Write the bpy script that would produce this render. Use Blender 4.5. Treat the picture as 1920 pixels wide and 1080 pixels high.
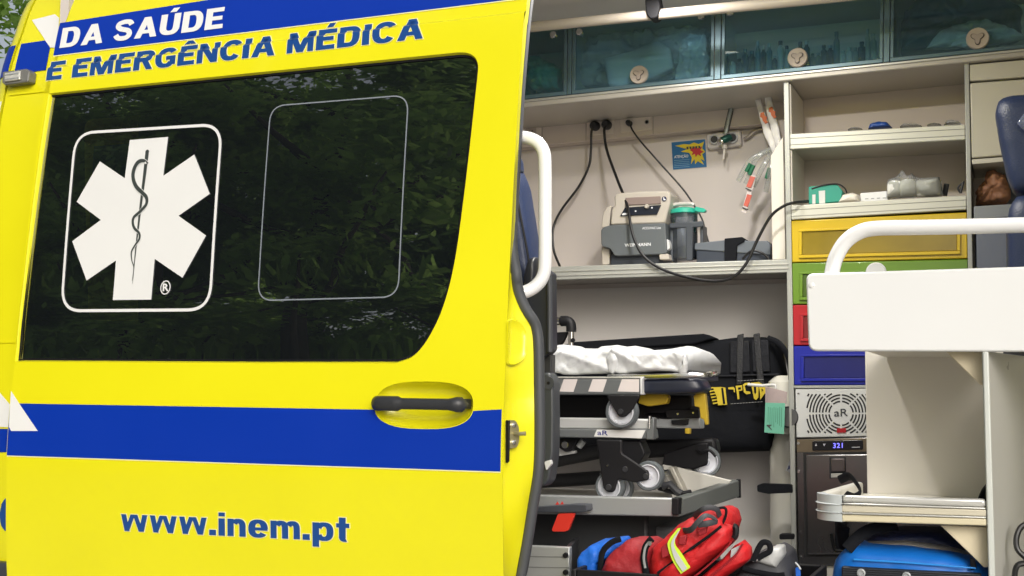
import bpy, bmesh, math, random
from mathutils import Vector, Matrix, noise
random.seed(7)
for o in list(bpy.data.objects): bpy.data.objects.remove(o)
SC = bpy.context.scene
COL = SC.collection
R = math.radians

# ------------------------------------------------------------------ camera
FPX, YAW, PIT, ROL = 2315.0, R(22.2), R(5.05), R(.47)
CAM = Vector((1.0126, -2.436, 1.3022))
FW = Vector((-math.sin(YAW)*math.cos(PIT), math.cos(YAW)*math.cos(PIT), math.sin(PIT)))
_r = Vector((math.cos(YAW), math.sin(YAW), 0)); _u = _r.cross(FW)
RT = _r*math.cos(ROL) + _u*math.sin(ROL)
UP = -_r*math.sin(ROL) + _u*math.cos(ROL)
cd = bpy.data.cameras.new('camera'); cam = bpy.data.objects.new('camera', cd); COL.objects.link(cam)
cd.sensor_width = 36; cd.lens = 36*FPX/1920; cd.clip_start = .05; cd.clip_end = 2000
cam.matrix_world = Matrix(((RT.x, UP.x, -FW.x, CAM.x), (RT.y, UP.y, -FW.y, CAM.y), (RT.z, UP.z, -FW.z, CAM.z), (0, 0, 0, 1)))
SC.camera = cam

# ------------------------------------------------------------------ sky, sun, exposure
SUN_EL, SUN_AZ = R(25), R(147)     # azimuth clockwise from +Y
w = bpy.data.worlds.new('World'); SC.world = w; w.use_nodes = True
nt = w.node_tree; nt.nodes.clear()
wo = nt.nodes.new('ShaderNodeOutputWorld'); bg = nt.nodes.new('ShaderNodeBackground')
sky = nt.nodes.new('ShaderNodeTexSky'); sky.sky_type = 'NISHITA'; sky.sun_disc = False
sky.sun_elevation = SUN_EL; sky.sun_rotation = SUN_AZ; sky.air_density = 1.0; sky.dust_density = 6.0; sky.ozone_density = .6
hs = nt.nodes.new('ShaderNodeHueSaturation'); hs.inputs['Saturation'].default_value = .42
nt.links.new(sky.outputs[0], hs.inputs['Color']); nt.links.new(hs.outputs[0], bg.inputs['Color'])
bg.inputs['Strength'].default_value = .15
nt.links.new(bg.outputs[0], wo.inputs[0])
sd = bpy.data.lights.new('sun', 'SUN'); sd.energy = 1.1; sd.angle = R(28); sd.color = (1, .985, .955)
sun = bpy.data.objects.new('sun', sd); COL.objects.link(sun)
sdir = Vector((math.sin(SUN_AZ)*math.cos(SUN_EL), math.cos(SUN_AZ)*math.cos(SUN_EL), math.sin(SUN_EL)))
sun.rotation_euler = (-sdir).to_track_quat('-Z', 'Y').to_euler(); sun.location = (0, -6, 12)
vs = SC.view_settings; vs.view_transform = 'Standard'; vs.look = 'None'; vs.exposure = -0.2; vs.gamma = 1; vs.use_curve_mapping = False
SC.render.resolution_x = 1024; SC.render.resolution_y = 576
SC.render.engine = 'CYCLES'
SC.cycles.max_bounces = 9; SC.cycles.diffuse_bounces = 5; SC.cycles.transparent_max_bounces = 10

# ------------------------------------------------------------------ pixels to places
def ray(x, y): return FW + RT*((x-960)/FPX) - UP*((y-540)/FPX)
def at(x, y, Y):
    d = ray(x, y); return CAM + d*((Y-CAM.y)/d.y)
PROF = [(.30, .055), (.60, .045), (.80, .024), (.93, .011), (1.06, .0035), (1.145, 0), (1.276, .004), (1.376, .013), (1.5, .022), (1.6, .032),
        (1.7, .042), (1.85, .059), (2.04, .084), (2.2, .112), (2.32, .142), (2.42, .185), (2.52, .255), (2.58, .33), (2.64, .48), (2.68, .75)]
def g(z):
    P = PROF
    if z <= P[0][0]: return P[0][1]
    for i in range(len(P)-1):
        if z <= P[i+1][0]:
            z0, y0 = P[i]; z1, y1 = P[i+1]
            m0 = (y1-P[i-1][1])/(z1-P[i-1][0]) if i > 0 else (y1-y0)/(z1-z0)
            m1 = (P[i+2][1]-y0)/(P[i+2][0]-z0) if i+2 < len(P) else (y1-y0)/(z1-z0)
            h = z1-z0; t = (z-z0)/h
            v = (2*t**3-3*t*t+1)*y0 + (t**3-2*t*t+t)*h*m0 + (-2*t**3+3*t*t)*y1 + (t**3-t*t)*h*m1
            return v
    return P[-1][1]
def skin(x, y, off=0.0):
    Y = .04+off
    for _ in range(12): p = at(x, y, Y); Y = g(p.z)+off
    return at(x, y, Y)
def xz(pts, off=0.0): return [(lambda p: (p.x, p.z))(skin(a, b, off)) for a, b in pts]

# ------------------------------------------------------------------ materials
MATS = {}
def lin(c):
    return tuple(((v/255+.055)/1.055)**2.4 if v/255 > .04045 else v/255/12.92 for v in c)
def mat(name, col, rough=.5, metal=0, bump=0, bscale=40, vary=.06, vscale=6, coat=0, spec=.5, emit=None, es=1, trans=0, stretch=None, sheen=0, rvary=.1):
    if name in MATS: return MATS[name]
    m = bpy.data.materials.new(name); m.use_nodes = True; n = m.node_tree; b = n.nodes['Principled BSDF']
    tc = n.nodes.new('ShaderNodeTexCoord'); src = tc.outputs['Object']
    if stretch:
        mp = n.nodes.new('ShaderNodeMapping'); mp.inputs['Scale'].default_value = stretch; n.links.new(src, mp.inputs[0]); src = mp.outputs[0]
    if vary:
        tx = n.nodes.new('ShaderNodeTexNoise'); tx.inputs['Scale'].default_value = vscale; tx.inputs['Detail'].default_value = 6; n.links.new(src, tx.inputs['Vector'])
        mx = n.nodes.new('ShaderNodeMix'); mx.data_type = 'RGBA'
        mx.inputs[6].default_value = tuple(c*(1-vary*1.5) for c in col)+(1,); mx.inputs[7].default_value = tuple(min(1, c*(1+vary)) for c in col)+(1,)
        n.links.new(tx.outputs[0], mx.inputs[0]); n.links.new(mx.outputs[2], b.inputs['Base Color'])
        if rvary:
            mr = n.nodes.new('ShaderNodeMapRange'); mr.inputs[3].default_value = max(.02, rough*(1-rvary*2)); mr.inputs[4].default_value = min(1, rough*(1+rvary*2))
            n.links.new(tx.outputs[0], mr.inputs[0]); n.links.new(mr.outputs[0], b.inputs['Roughness'])
    else: b.inputs['Base Color'].default_value = tuple(col)+(1,)
    if not (vary and rvary): b.inputs['Roughness'].default_value = rough
    b.inputs['Metallic'].default_value = metal; b.inputs['Coat Weight'].default_value = coat; b.inputs['Coat Roughness'].default_value = .05
    b.inputs['Specular IOR Level'].default_value = spec; b.inputs['Transmission Weight'].default_value = trans
    if sheen: b.inputs['Sheen Weight'].default_value = sheen
    if emit: b.inputs['Emission Color'].default_value = tuple(emit)+(1,); b.inputs['Emission Strength'].default_value = es
    if bump:
        t2 = n.nodes.new('ShaderNodeTexNoise'); t2.inputs['Scale'].default_value = bscale; t2.inputs['Detail'].default_value = 4; n.links.new(src, t2.inputs['Vector'])
        bp = n.nodes.new('ShaderNodeBump'); bp.inputs['Strength'].default_value = bump; bp.inputs['Distance'].default_value = .01
        n.links.new(t2.outputs[0], bp.inputs['Height']); n.links.new(bp.outputs[0], b.inputs['Normal'])
    MATS[name] = m; return m
def glass(name, tint, ior=1.5, rough=0.0, wave=0.0, haze=0.0, hazecol=(.1, .2, .22)):
    if name in MATS: return MATS[name]
    m = bpy.data.materials.new(name); m.use_nodes = True; n = m.node_tree; n.nodes.clear()
    o = n.nodes.new('ShaderNodeOutputMaterial'); mx = n.nodes.new('ShaderNodeMixShader'); fr = n.nodes.new('ShaderNodeFresnel'); fr.inputs[0].default_value = ior
    t = n.nodes.new('ShaderNodeBsdfTransparent'); t.inputs[0].default_value = tuple(tint)+(1,)
    gl = n.nodes.new('ShaderNodeBsdfGlossy'); gl.inputs['Roughness'].default_value = rough; gl.inputs[0].default_value = (.95, .97, 1, 1)
    body = t.outputs[0]
    if haze:
        df = n.nodes.new('ShaderNodeBsdfDiffuse'); df.inputs[0].default_value = tuple(hazecol)+(1,)
        m2 = n.nodes.new('ShaderNodeMixShader'); m2.inputs[0].default_value = haze; n.links.new(t.outputs[0], m2.inputs[1]); n.links.new(df.outputs[0], m2.inputs[2]); body = m2.outputs[0]
    if wave:
        tc = n.nodes.new('ShaderNodeTexCoord'); nz = n.nodes.new('ShaderNodeTexNoise'); nz.inputs['Scale'].default_value = 2.2; nz.inputs['Detail'].default_value = 1
        n.links.new(tc.outputs['Object'], nz.inputs['Vector'])
        bp = n.nodes.new('ShaderNodeBump'); bp.inputs['Strength'].default_value = wave; bp.inputs['Distance'].default_value = .02
        n.links.new(nz.outputs[0], bp.inputs['Height']); n.links.new(bp.outputs[0], gl.inputs['Normal']); n.links.new(bp.outputs[0], fr.inputs['Normal'])
    n.links.new(fr.outputs[0], mx.inputs[0]); n.links.new(body, mx.inputs[1]); n.links.new(gl.outputs[0], mx.inputs[2]); n.links.new(mx.outputs[0], o.inputs[0])
    MATS[name] = m; return m

YEL = mat('yellow_paint', (.80, .75, .008), .32, coat=.6, vary=.05, vscale=2.5, bump=.02, bscale=90)
BLU = mat('blue_film', (.001, .032, .36), .4, vary=.03, spec=.3)
NAVY = mat('navy_lettering', (.010, .065, .26), .3, coat=.3, vary=.05)
WFILM = mat('white_film', (.78, .79, .78), .45, vary=.02)
CREAMFILM = mat('pale_edge_film', (.85, .82, .40), .45, vary=0)
GLASS = glass('tinted_window_glass', (.24, .26, .26), 3.4, 0, .05, .03, (.25, .31, .38))
TEAL = glass('teal_acrylic', (.72, .87, .93), 1.5, .02, 0, .13, (.14, .29, .36))
CLEAR = glass('clear_plastic', (.85, .9, .9), 1.35, .1)
BLACK = mat('black_plastic', (.008, .008, .010), .5, vary=.2, spec=.25)
RUB = mat('grey_rubber', (.055, .06, .068), .55, vary=.1)
SLATE = mat('slate_plastic', (.045, .05, .062), .42, vary=.08, bump=.05, bscale=400)
DARK = mat('dark_plastic', (.02, .021, .025), .5, vary=.1)
HANDLE = mat('handle_plastic', (.030, .032, .036), .42, vary=.08, bump=.08, bscale=500)
LINER = mat('beige_wall_lining', (.66, .605, .57), .55, vary=.04, vscale=3, bump=.03, bscale=300)
OFFW = mat('offwhite_laminate', (.72, .68, .60), .45, vary=.03, vscale=4)
WHITE = mat('white_board', (.75, .765, .77), .4, vary=.02)
WTUBE = mat('white_coated_tube', (.79, .80, .81), .25, vary=.02, coat=.4)
ALU = mat('brushed_aluminium', (.62, .62, .58), .38, metal=.55, vary=.08, vscale=10, stretch=(1, 20, 20))
ALUP = mat('grey_profile', (.40, .41, .38), .42, metal=.3, vary=.05)
STEEL = mat('stainless_steel', (.24, .235, .24), .26, metal=1, vary=.03, vscale=2)
CHROME = mat('bright_metal', (.75, .75, .74), .18, metal=1, vary=.05)
GREYP = mat('grey_painted_metal', (.34, .36, .37), .4, metal=.15, vary=.05)
LGREY = mat('light_grey_plastic', (.62, .63, .64), .4, vary=.04)
NAVYV = mat('navy_vinyl', (.016, .028, .075), .42, bump=.15, bscale=250, vary=.1)
SHEET = mat('white_sheet', (.54, .555, .57), .8, bump=.6, bscale=14, vary=.04)
REDF = mat('red_nylon', (.52, .008, .012), .6, bump=.8, bscale=22, vary=.12, vscale=14)
DREDF = mat('dark_red_nylon', (.30, .009, .016), .65, bump=.8, bscale=22, vary=.12, vscale=14)
BLUF = mat('blue_nylon', (.01, .13, .62), .5, bump=.8, bscale=20, vary=.12)
BLKF = mat('black_nylon', (.006, .007, .010), .8, bump=.35, bscale=18, vary=.25, spec=.2)
GRYF = mat('grey_nylon', (.05, .052, .06), .6, bump=.3, bscale=18, vary=.15)
SILV = mat('silver_fabric', (.45, .46, .46), .4, bump=.5, bscale=14, vary=.1)
LIME = mat('lime_reflective', (.62, .85, .05), .4, vary=.03)
REFL = mat('silver_reflective', (.55, .57, .55), .35, vary=.05)

# ------------------------------------------------------------------ mesh helpers
def props(o, label=None, cat=None, group=None, kind=None):
    if label: o['label'] = label
    if cat: o['category'] = cat
    if group: o['group'] = group
    if kind: o['kind'] = kind
    return o
def wloc(o):
    l = Vector((0, 0, 0))
    while o: l = l + o.location; o = o.parent
    return l
def thing(name, loc, label, cat, group=None):
    o = bpy.data.objects.new(name, None); o.empty_display_size = .1; COL.objects.link(o); o.location = Vector(loc)
    return props(o, label, cat, group)
def mk(name, bm, m, parent=None, bevel=0, smooth=True, seg=2, angle=35, label=None):
    bmesh.ops.remove_doubles(bm, verts=bm.verts, dist=1e-6)
    if bm.faces: bmesh.ops.recalc_face_normals(bm, faces=bm.faces)
    me = bpy.data.meshes.new(name)
    co = [v.co for v in bm.verts]
    c = Vector([(min(v[i] for v in co)+max(v[i] for v in co))/2 for i in range(3)])
    for v in bm.verts: v.co -= c
    bm.to_mesh(me); bm.free()
    if smooth:
        for p in me.polygons: p.use_smooth = True
        me.set_sharp_from_angle(angle=R(angle))
    for mm in (m if isinstance(m, (list, tuple)) else [m]): me.materials.append(mm)
    o = bpy.data.objects.new(name, me); COL.objects.link(o)
    if parent: o.parent = parent; o.location = c - wloc(parent)
    else: o.location = c
    if bevel:
        b = o.modifiers.new('bevel', 'BEVEL'); b.width = bevel; b.segments = seg; b.limit_method = 'ANGLE'; b.angle_limit = R(40)
    if label: o['label'] = label
    return o
def poly3(bm, pts, vec, mi=0):
    """closed prism: polygon pts (3D) pushed along vec"""
    a = [bm.verts.new(p) for p in pts]; b = [bm.verts.new(Vector(p)+vec) for p in pts]
    n = len(pts); fs = [bm.faces.new(a), bm.faces.new(b[::-1])]
    for i in range(n): fs.append(bm.faces.new((a[i], b[i], b[(i+1) % n], a[(i+1) % n])))
    for f in fs: f.material_index = mi
    return fs
def box(bm, x0, x1, y0, y1, z0, z1, mi=0):
    poly3(bm, [(x0, y0, z0), (x1, y0, z0), (x1, y0, z1), (x0, y0, z1)], Vector((0, y1-y0, 0)), mi)
def fillet(pts, rad, n=6):
    """pts 2D or 3D; rad number or list"""
    out = []; N = len(pts); P = [Vector(p) for p in pts]
    rs = rad if isinstance(rad, (list, tuple)) else [rad]*N
    for i in range(N):
        p, a, b = P[i], P[i-1], P[(i+1) % N]
        r = rs[i]
        if r <= 0: out.append(p.copy()); continue
        da = (a-p); db = (b-p); la, lb = da.length, db.length; da = da/la; db = db/lb
        d = min(r, la*.49, lb*.49)
        s, e = p+da*d, p+db*d
        for k in range(n+1):
            t = k/n; out.append(s*(1-t)**2 + p*2*t*(1-t) + e*t*t)
    return out
def plate(name, px, Y, th, m, parent=None, bevel=.002, rad=0, label=None, smooth=True):
    """solid board: outline from pixels on the plane Y, th metres thick going inwards"""
    pts = fillet(px, rad) if rad else [Vector(p) for p in px]
    bm = bmesh.new(); poly3(bm, [at(p[0], p[1], Y) for p in pts], Vector((0, th, 0)))
    return mk(name, bm, m, parent, bevel, smooth, label=label)
def boxpx(name, x0, y0, x1, y1, Y, th, m, parent=None, bevel=.002, label=None):
    ym, xm = (y0+y1)/2, (x0+x1)/2
    X0, X1 = at(x0, ym, Y).x, at(x1, ym, Y).x; Z0, Z1 = at(xm, y1, Y).z, at(xm, y0, Y).z
    bm = bmesh.new(); box(bm, X0, X1, Y, Y+th, Z0, Z1)
    return mk(name, bm, m, parent, bevel, label=label)
def spline(pts, n=6):
    P = [Vector(p) for p in pts]; out = []
    for i in range(len(P)-1):
        p0 = P[max(i-1, 0)]; p1 = P[i]; p2 = P[i+1]; p3 = P[min(i+2, len(P)-1)]
        for k in range(n):
            t = k/n
            out.append(.5*((2*p1)+(p2-p0)*t+(2*p0-5*p1+4*p2-p3)*t*t+(-p0+3*p1-3*p2+p3)*t**3))
    out.append(P[-1]); return out
def tubeb(bm, pts, r, seg=12, closed=False, flat=1.0, mi=0):
    n = len(pts); rings = []; ref = None
    for i, p in enumerate(pts):
        if closed: d = pts[(i+1) % n]-pts[i-1]
        else: d = pts[min(i+1, n-1)]-pts[max(i-1, 0)]
        d = d.normalized()
        if ref is None: ref = Vector((0, 1, 0)) if abs(d.y) < .9 else Vector((0, 0, 1))
        a = (ref - d*ref.dot(d)).normalized(); ref = a; b = d.cross(a)
        rr = r[i] if isinstance(r, (list, tuple)) else r
        rings.append([bm.verts.new(Vector(p)+a*math.cos(2*math.pi*k/seg)*rr*flat+b*math.sin(2*math.pi*k/seg)*rr) for k in range(seg)])
    for i in range(n if closed else n-1):
        A, B = rings[i], rings[(i+1) % n]
        for k in range(seg):
            f = bm.faces.new((A[k], A[(k+1) % seg], B[(k+1) % seg], B[k])); f.material_index = mi
    if not closed: bm.faces.new(rings[0][::-1]).material_index = mi; bm.faces.new(rings[-1]).material_index = mi
def tube(name, pts, r, m, parent=None, n=6, seg=12, closed=False, flat=1.0):
    bm = bmesh.new(); tubeb(bm, spline(pts, n) if n else [Vector(p) for p in pts], r, seg, closed, flat)
    return mk(name, bm, m, parent)
def tubepx(name, px, r, m, parent=None, n=6, seg=12, flat=1.0):
    return tube(name, [at(*p) for p in px], r, m, parent, n, seg, False, flat)
def latheb(bm, c, ax, prof, seg=24, mi=0):
    """prof: (distance along ax, radius)"""
    ax = Vector(ax).normalized(); t = Vector((0, 0, 1)) if abs(ax.z) < .9 else Vector((1, 0, 0))
    a = ax.cross(t).normalized(); b = ax.cross(a); rings = []
    for h, r in prof:
        rings.append([bm.verts.new(Vector(c)+ax*h+(a*math.cos(2*math.pi*k/seg)+b*math.sin(2*math.pi*k/seg))*max(r, 1e-4)) for k in range(seg)])
    for A, B in zip(rings, rings[1:]):
        for k in range(seg): bm.faces.new((A[k], A[(k+1) % seg], B[(k+1) % seg], B[k])).material_index = mi
    bm.faces.new(rings[0]).material_index = mi; bm.faces.new(rings[-1][::-1]).material_index = mi
def lathe(name, c, ax, prof, m, parent=None, seg=24):
    bm = bmesh.new(); latheb(bm, c, ax, prof, seg); return mk(name, bm, m, parent)
def resample(pts, n):
    P = [Vector(p) for p in pts]; P.append(P[0]); L = [0]
    for a, b in zip(P, P[1:]): L.append(L[-1]+(b-a).length)
    out = []; j = 0
    for i in range(n):
        d = L[-1]*i/n
        while L[j+1] < d: j += 1
        out.append(P[j].lerp(P[j+1], (d-L[j])/max(1e-9, L[j+1]-L[j])))
    return out
def pillow(name, px, Y, depth, m, parent=None, p=3.5, rings=9, n=72, wr=.004, ws=18, rad=0, seed=0, label=None, skew=0):
    """soft stuffed body: outline from pixels on plane Y, swelling depth/2 to both sides"""
    pts = fillet(px, rad) if rad else px
    O = resample([at(q[0], q[1], Y) for q in pts], n); c = sum(O, Vector())/n
    bm = bmesh.new()
    def ring(k, s):
        y = depth/2*(max(0, 1-k**p))**(1/p)
        out = []
        for q in O:
            v = c+(q-c)*k; v = v+Vector((0, s*y, 0)); v.y += skew*(v.z-c.z)
            nn = noise.fractal(v*ws+Vector((seed*7.3, 0, 0)), 1.0, 2.0, 3)
            d = (v-c); d = d.normalized() if d.length > 1e-6 else Vector((0, s, 0))
            out.append(bm.verts.new(v+(d*.6+Vector((0, s*.6 if k < .97 else 0, 0)))*nn*wr))
        return out
    ks = [math.sin(math.pi/2*i/rings) for i in range(1, rings+1)]
    R0 = ring(1, -1); 
    for s in (-1, 1):
        prev = R0
        for k in reversed(ks[:-1]):
            cur = ring(k, s)
            for i in range(n): bm.faces.new((prev[i], prev[(i+1) % n], cur[(i+1) % n], cur[i]))
            prev = cur
        cv = bm.verts.new(c+Vector((0, s*depth/2, 0)))
        for i in range(n): bm.faces.new((prev[i], prev[(i+1) % n], cv))
    return mk(name, bm, m, parent, 0, True, angle=60, label=label)
def bend(bm, off, step=.02, zc=(), f=None):
    """slice a flat XZ mesh along Z and lay it on the van's flank"""
    zs = [v.co.z for v in bm.verts]; z0, z1 = min(zs), max(zs)
    z = math.ceil(z0/step)*step; cuts = list(zc)
    while z < z1: cuts.append(z); z += step
    for z in cuts:
        if z0+1e-4 < z < z1-1e-4:
            bmesh.ops.bisect_plane(bm, geom=bm.verts[:]+bm.edges[:]+bm.faces[:], plane_co=(0, 0, z), plane_no=(0, 0, 1), dist=1e-5)
    for v in bm.verts: v.co.y = (f or gs)(v.co.z)+off
ZC = 2.172
def gs(z):
    t = min(1, max(0, (z-ZC)/.008)); return g(z) + .009*(t*t*(3-2*t))
CUTS = (ZC-.004, ZC, ZC+.003, ZC+.006, ZC+.010, ZC+.014)
def decal(name, poly, off, m, parent, holes=(), f=None):
    """flat film: polygon in X,Z laid on the flank"""
    bm = bmesh.new(); es = []
    for loop in [poly]+list(holes):
        vs_ = [bm.verts.new((p[0], 0, p[1])) for p in loop]
        es += [bm.edges.new((vs_[i], vs_[(i+1) % len(vs_)])) for i in range(len(vs_))]
    bmesh.ops.triangle_fill(bm, use_beauty=True, use_dissolve=False, edges=es, normal=(0, -1, 0))
    bend(bm, off, zc=CUTS, f=f)
    return mk(name, bm, m, parent, angle=25)
def ribbon(bm, pts, wd, closed=False):
    """flat strip in X,Z around a polyline; wd number or list (full width)"""
    n = len(pts); L = []
    for i, p in enumerate(pts):
        a = Vector(pts[i-1] if (closed or i > 0) else pts[0]); b = Vector(pts[(i+1) % n] if (closed or i < n-1) else pts[-1])
        d = (b-a).normalized(); nn = Vector((-d.y, d.x)); ww = (wd[i] if isinstance(wd, (list, tuple)) else wd)/2
        p = Vector(p); L.append((bm.verts.new((p.x+nn.x*ww, 0, p.y+nn.y*ww)), bm.verts.new((p.x-nn.x*ww, 0, p.y-nn.y*ww))))
    for i in range(n if closed else n-1):
        a, b = L[i], L[(i+1) % n]; bm.faces.new((a[0], a[1], b[1], b[0]))
# text: unit glyph mesh, baseline y=0, cap height 1, x over 0..1
def glyphs(s, bold=.02, space=1.0):
    def raw(t):
        c = bpy.data.curves.new('t', 'FONT'); c.body = t; c.size = 1; c.offset = bold; c.space_character = space; c.resolution_u = 5; c.fill_mode = 'FRONT'
        o = bpy.data.objects.new('t', c); COL.objects.link(o)
        dg = bpy.context.evaluated_depsgraph_get(); me = bpy.data.meshes.new_from_object(o.evaluated_get(dg))
        bpy.data.objects.remove(o); bpy.data.curves.remove(c); return me
    e = raw('E'); ys = [v.co.y for v in e.vertices]; y0, y1 = min(ys), max(ys); bpy.data.meshes.remove(e)
    me = raw(s); xs = [v.co.x for v in me.vertices]; x0, x1 = min(xs), max(xs)
    V = [((v.co.x-x0)/(x1-x0), (v.co.y-y0)/(y1-y0)) for v in me.vertices]; F = [tuple(p.vertices) for p in me.polygons]
    bpy.data.meshes.remove(me); return V, F
def text_on(name, s, O, Rr, T, m, parent, bold=.02, space=1.0, flank=None, fat=0, lift=Vector((0, 0, 0))):
    """O baseline start, Rr baseline end, T top of the first capital (3D)"""
    V, F = glyphs(s, bold, space); u = Rr-O; v = T-O; bm = bmesh.new()
    sh = [(0, 0)] if not fat else [(fat*math.cos(k*math.pi/5)/3*1.0, fat*math.sin(k*math.pi/5)/3*.7) for k in range(10)]+[(0, 0)]
    q_ = v.length/u.length
    for dx, dy in sh:
        vv = [bm.verts.new(O+u*(a+dx*q_)+v*(b*(1-.23*fat)+fat*.115+dy*.5)+lift) for a, b in V]
        for f in F: bm.faces.new([vv[i] for i in f])
    if flank is not None:
        for q in bm.verts: q.co.y = gs(q.co.z)+flank
    return mk(name, bm, m, parent, smooth=False)
def textpx(name, s, o, r, t, Y, m, parent, bold=.02, space=1.0):
    return text_on(name, s, at(*o, Y), at(*r, Y), at(*t, Y), m, parent, bold, space)

# ================================================================== SETTING
def concrete():
    m = bpy.data.materials.new('pale_concrete'); m.use_nodes = True; n = m.node_tree; b = n.nodes['Principled BSDF']; b.inputs['Roughness'].default_value = .9
    tc = n.nodes.new('ShaderNodeTexCoord'); t = n.nodes.new('ShaderNodeTexNoise'); t.inputs['Scale'].default_value = 60; t.inputs['Detail'].default_value = 8
    t2 = n.nodes.new('ShaderNodeTexNoise'); t2.inputs['Scale'].default_value = .6
    n.links.new(tc.outputs['Object'], t.inputs[0]); n.links.new(tc.outputs['Object'], t2.inputs[0])
    mx = n.nodes.new('ShaderNodeMix'); mx.data_type = 'RGBA'; mx.inputs[6].default_value = (.26, .25, .23, 1); mx.inputs[7].default_value = (.40, .385, .36, 1)
    ad = n.nodes.new('ShaderNodeMath'); ad.operation = 'AVERAGE' if False else 'MULTIPLY_ADD'; ad.inputs[1].default_value = .5
    n.links.new(t.outputs[0], ad.inputs[0]); ad2 = n.nodes.new('ShaderNodeMath'); ad2.operation = 'MULTIPLY'; ad2.inputs[1].default_value = .5
    n.links.new(t2.outputs[0], ad2.inputs[0]); n.links.new(ad2.outputs[0], ad.inputs[2]); n.links.new(ad.outputs[0], mx.inputs[0]); n.links.new(mx.outputs[2], b.inputs['Base Color'])
    bp = n.nodes.new('ShaderNodeBump'); bp.inputs['Strength'].default_value = .4; bp.inputs['Distance'].default_value = .01; n.links.new(t.outputs[0], bp.inputs['Height']); n.links.new(bp.outputs[0], b.inputs['Normal'])
    return m
bm = bmesh.new(); vv = [bm.verts.new(p) for p in ((-400, -400, 0), (400, -400, 0), (400, 400, 0), (-400, 400, 0))]; bm.faces.new(vv)
props(mk('ground', bm, concrete()), 'pale concrete yard under the ambulance', 'ground', kind='structure')

LEAF = mat('leaf_green', (.085, .15, .035), .55, vary=.45, vscale=.9, rvary=0)
LEAF2 = mat('leaf_light_green', (.12, .20, .05), .55, vary=.4, vscale=.9, rvary=0)
BARK = mat('bark', (.09, .07, .055), .9, vary=.3, vscale=4, bump=.6, bscale=12)
for lm in (LEAF, LEAF2):
    n = lm.node_tree; b = n.nodes['Principled BSDF']; o = n.nodes['Material Output']
    tr = n.nodes.new('ShaderNodeBsdfTranslucent'); tr.inputs[0].default_value = (.42, .62, .14, 1); ms = n.nodes.new('ShaderNodeMixShader'); ms.inputs[0].default_value = .6
    n.links.new(b.outputs[0], ms.inputs[1]); n.links.new(tr.outputs[0], ms.inputs[2]); n.links.new(ms.outputs[0], o.inputs[0])
def crown_mesh(seed, h, rx, n_clump, per, leaf, z0):
    rnd = random.Random(seed); V = []; F = []
    for c in range(n_clump):
        while True:
            p = Vector((rnd.uniform(-1, 1), rnd.uniform(-1, 1), rnd.uniform(-1, 1)))
            if .25 < p.length < 1: break
        c0 = Vector((p.x*rx, p.y*rx, z0+(p.z+1)/2*(h-z0))); cr = rnd.uniform(.5, 1.05)*rx*.24
        for k in range(per):
            d = Vector((rnd.gauss(0, 1), rnd.gauss(0, 1), rnd.gauss(0, .55))).normalized()*cr*rnd.random()**.5
            q = c0+d; s = leaf*rnd.uniform(.6, 1.3)
            a = Vector((rnd.gauss(0, 1), rnd.gauss(0, 1), rnd.gauss(0, .5))).normalized(); b = a.cross(Vector((rnd.gauss(0, .5), rnd.gauss(0, .5), 1))).normalized()
            i = len(V); V += [q-a*s, q-b*s*.45, q+a*s, q+b*s*.45]; F.append((i, i+1, i+2, i+3))
    me = bpy.data.meshes.new('crown'); me.from_pydata([tuple(v) for v in V], [], F); return me
def trunk_mesh(seed, h, r0):
    rnd = random.Random(seed); bm = bmesh.new(); pts = []
    for k in range(9): pts.append(Vector((rnd.uniform(-.1, .1)*k*.5, rnd.uniform(-.1, .1)*k*.5, h*.85*k/8)))
    tubeb(bm, spline(pts, 3), [r0*(1-.85*i/24) for i in range(25)], 10)
    for k in range(11):
        b = pts[rnd.randint(2, 7)]; an = rnd.uniform(0, 6.28); L = rnd.uniform(.2, .36)*h*(1-b.z/h*.5)
        e = b+Vector((math.cos(an)*L, math.sin(an)*L, L*rnd.uniform(.3, .8))); m_ = (b+e)/2+Vector((0, 0, -.1*L))
        tubeb(bm, spline([b, m_, e], 4), [r0*.35*(1-.8*i/8) for i in range(9)], 6)
    me = bpy.data.meshes.new('trunk'); bm.to_mesh(me); bm.free()
    for p_ in me.polygons: p_.use_smooth = True
    return me
TV = []
for sdd, h, rx, lf in ((1, 11, 3.2, LEAF), (2, 13, 3.6, LEAF), (3, 12, 3.0, LEAF2)):
    c = crown_mesh(sdd, h, rx, 85, 300, .11, 1.2); c.materials.append(lf); t = trunk_mesh(sdd+10, h, .24); t.materials.append(BARK); TV.append((c, t))
def tree(x, y, k, rz, s, label, group=None):
    root = thing('tree', (x, y, 0), label, 'tree', group); root.rotation_euler.z = rz; root.scale = (s, s, s)
    for nm, me in (('trunk', TV[k][1]), ('crown', TV[k][0])):
        o = bpy.data.objects.new(nm, me); COL.objects.link(o); o.parent = root
tl = 'tall leafy tree in the wood mirrored in the ambulance window'
rt = random.Random(5)
for x in (-23, -18.5, -14.5, -10.5, -7, -3.5):
    tree(x+rt.uniform(-.7, .7), -11.5+rt.uniform(-1.5, 1), rt.randrange(3), rt.uniform(0, 6), rt.uniform(.85, 1.05), tl, 'trees of the wood facing the ambulance')
for x in (-29, -24, -19, -15, -11, -7.5, -4):
    tree(x+rt.uniform(-.9, .9), -17+rt.uniform(-1.5, 1.5), rt.randrange(3), rt.uniform(0, 6), rt.uniform(.95, 1.15), tl, 'trees of the wood facing the ambulance')
for x, y in ((-9, -9.6), (-5.4, -13.8), (-12.6, -9.2), (-16.5, -14)): tree(x, y, rt.randrange(3), rt.uniform(0, 6), .8, tl, 'trees of the wood facing the ambulance')
tree(-14.6, 9.2, 2, 1.0, 1.0, 'light green tree rising behind the rear corner of the ambulance')

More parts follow.
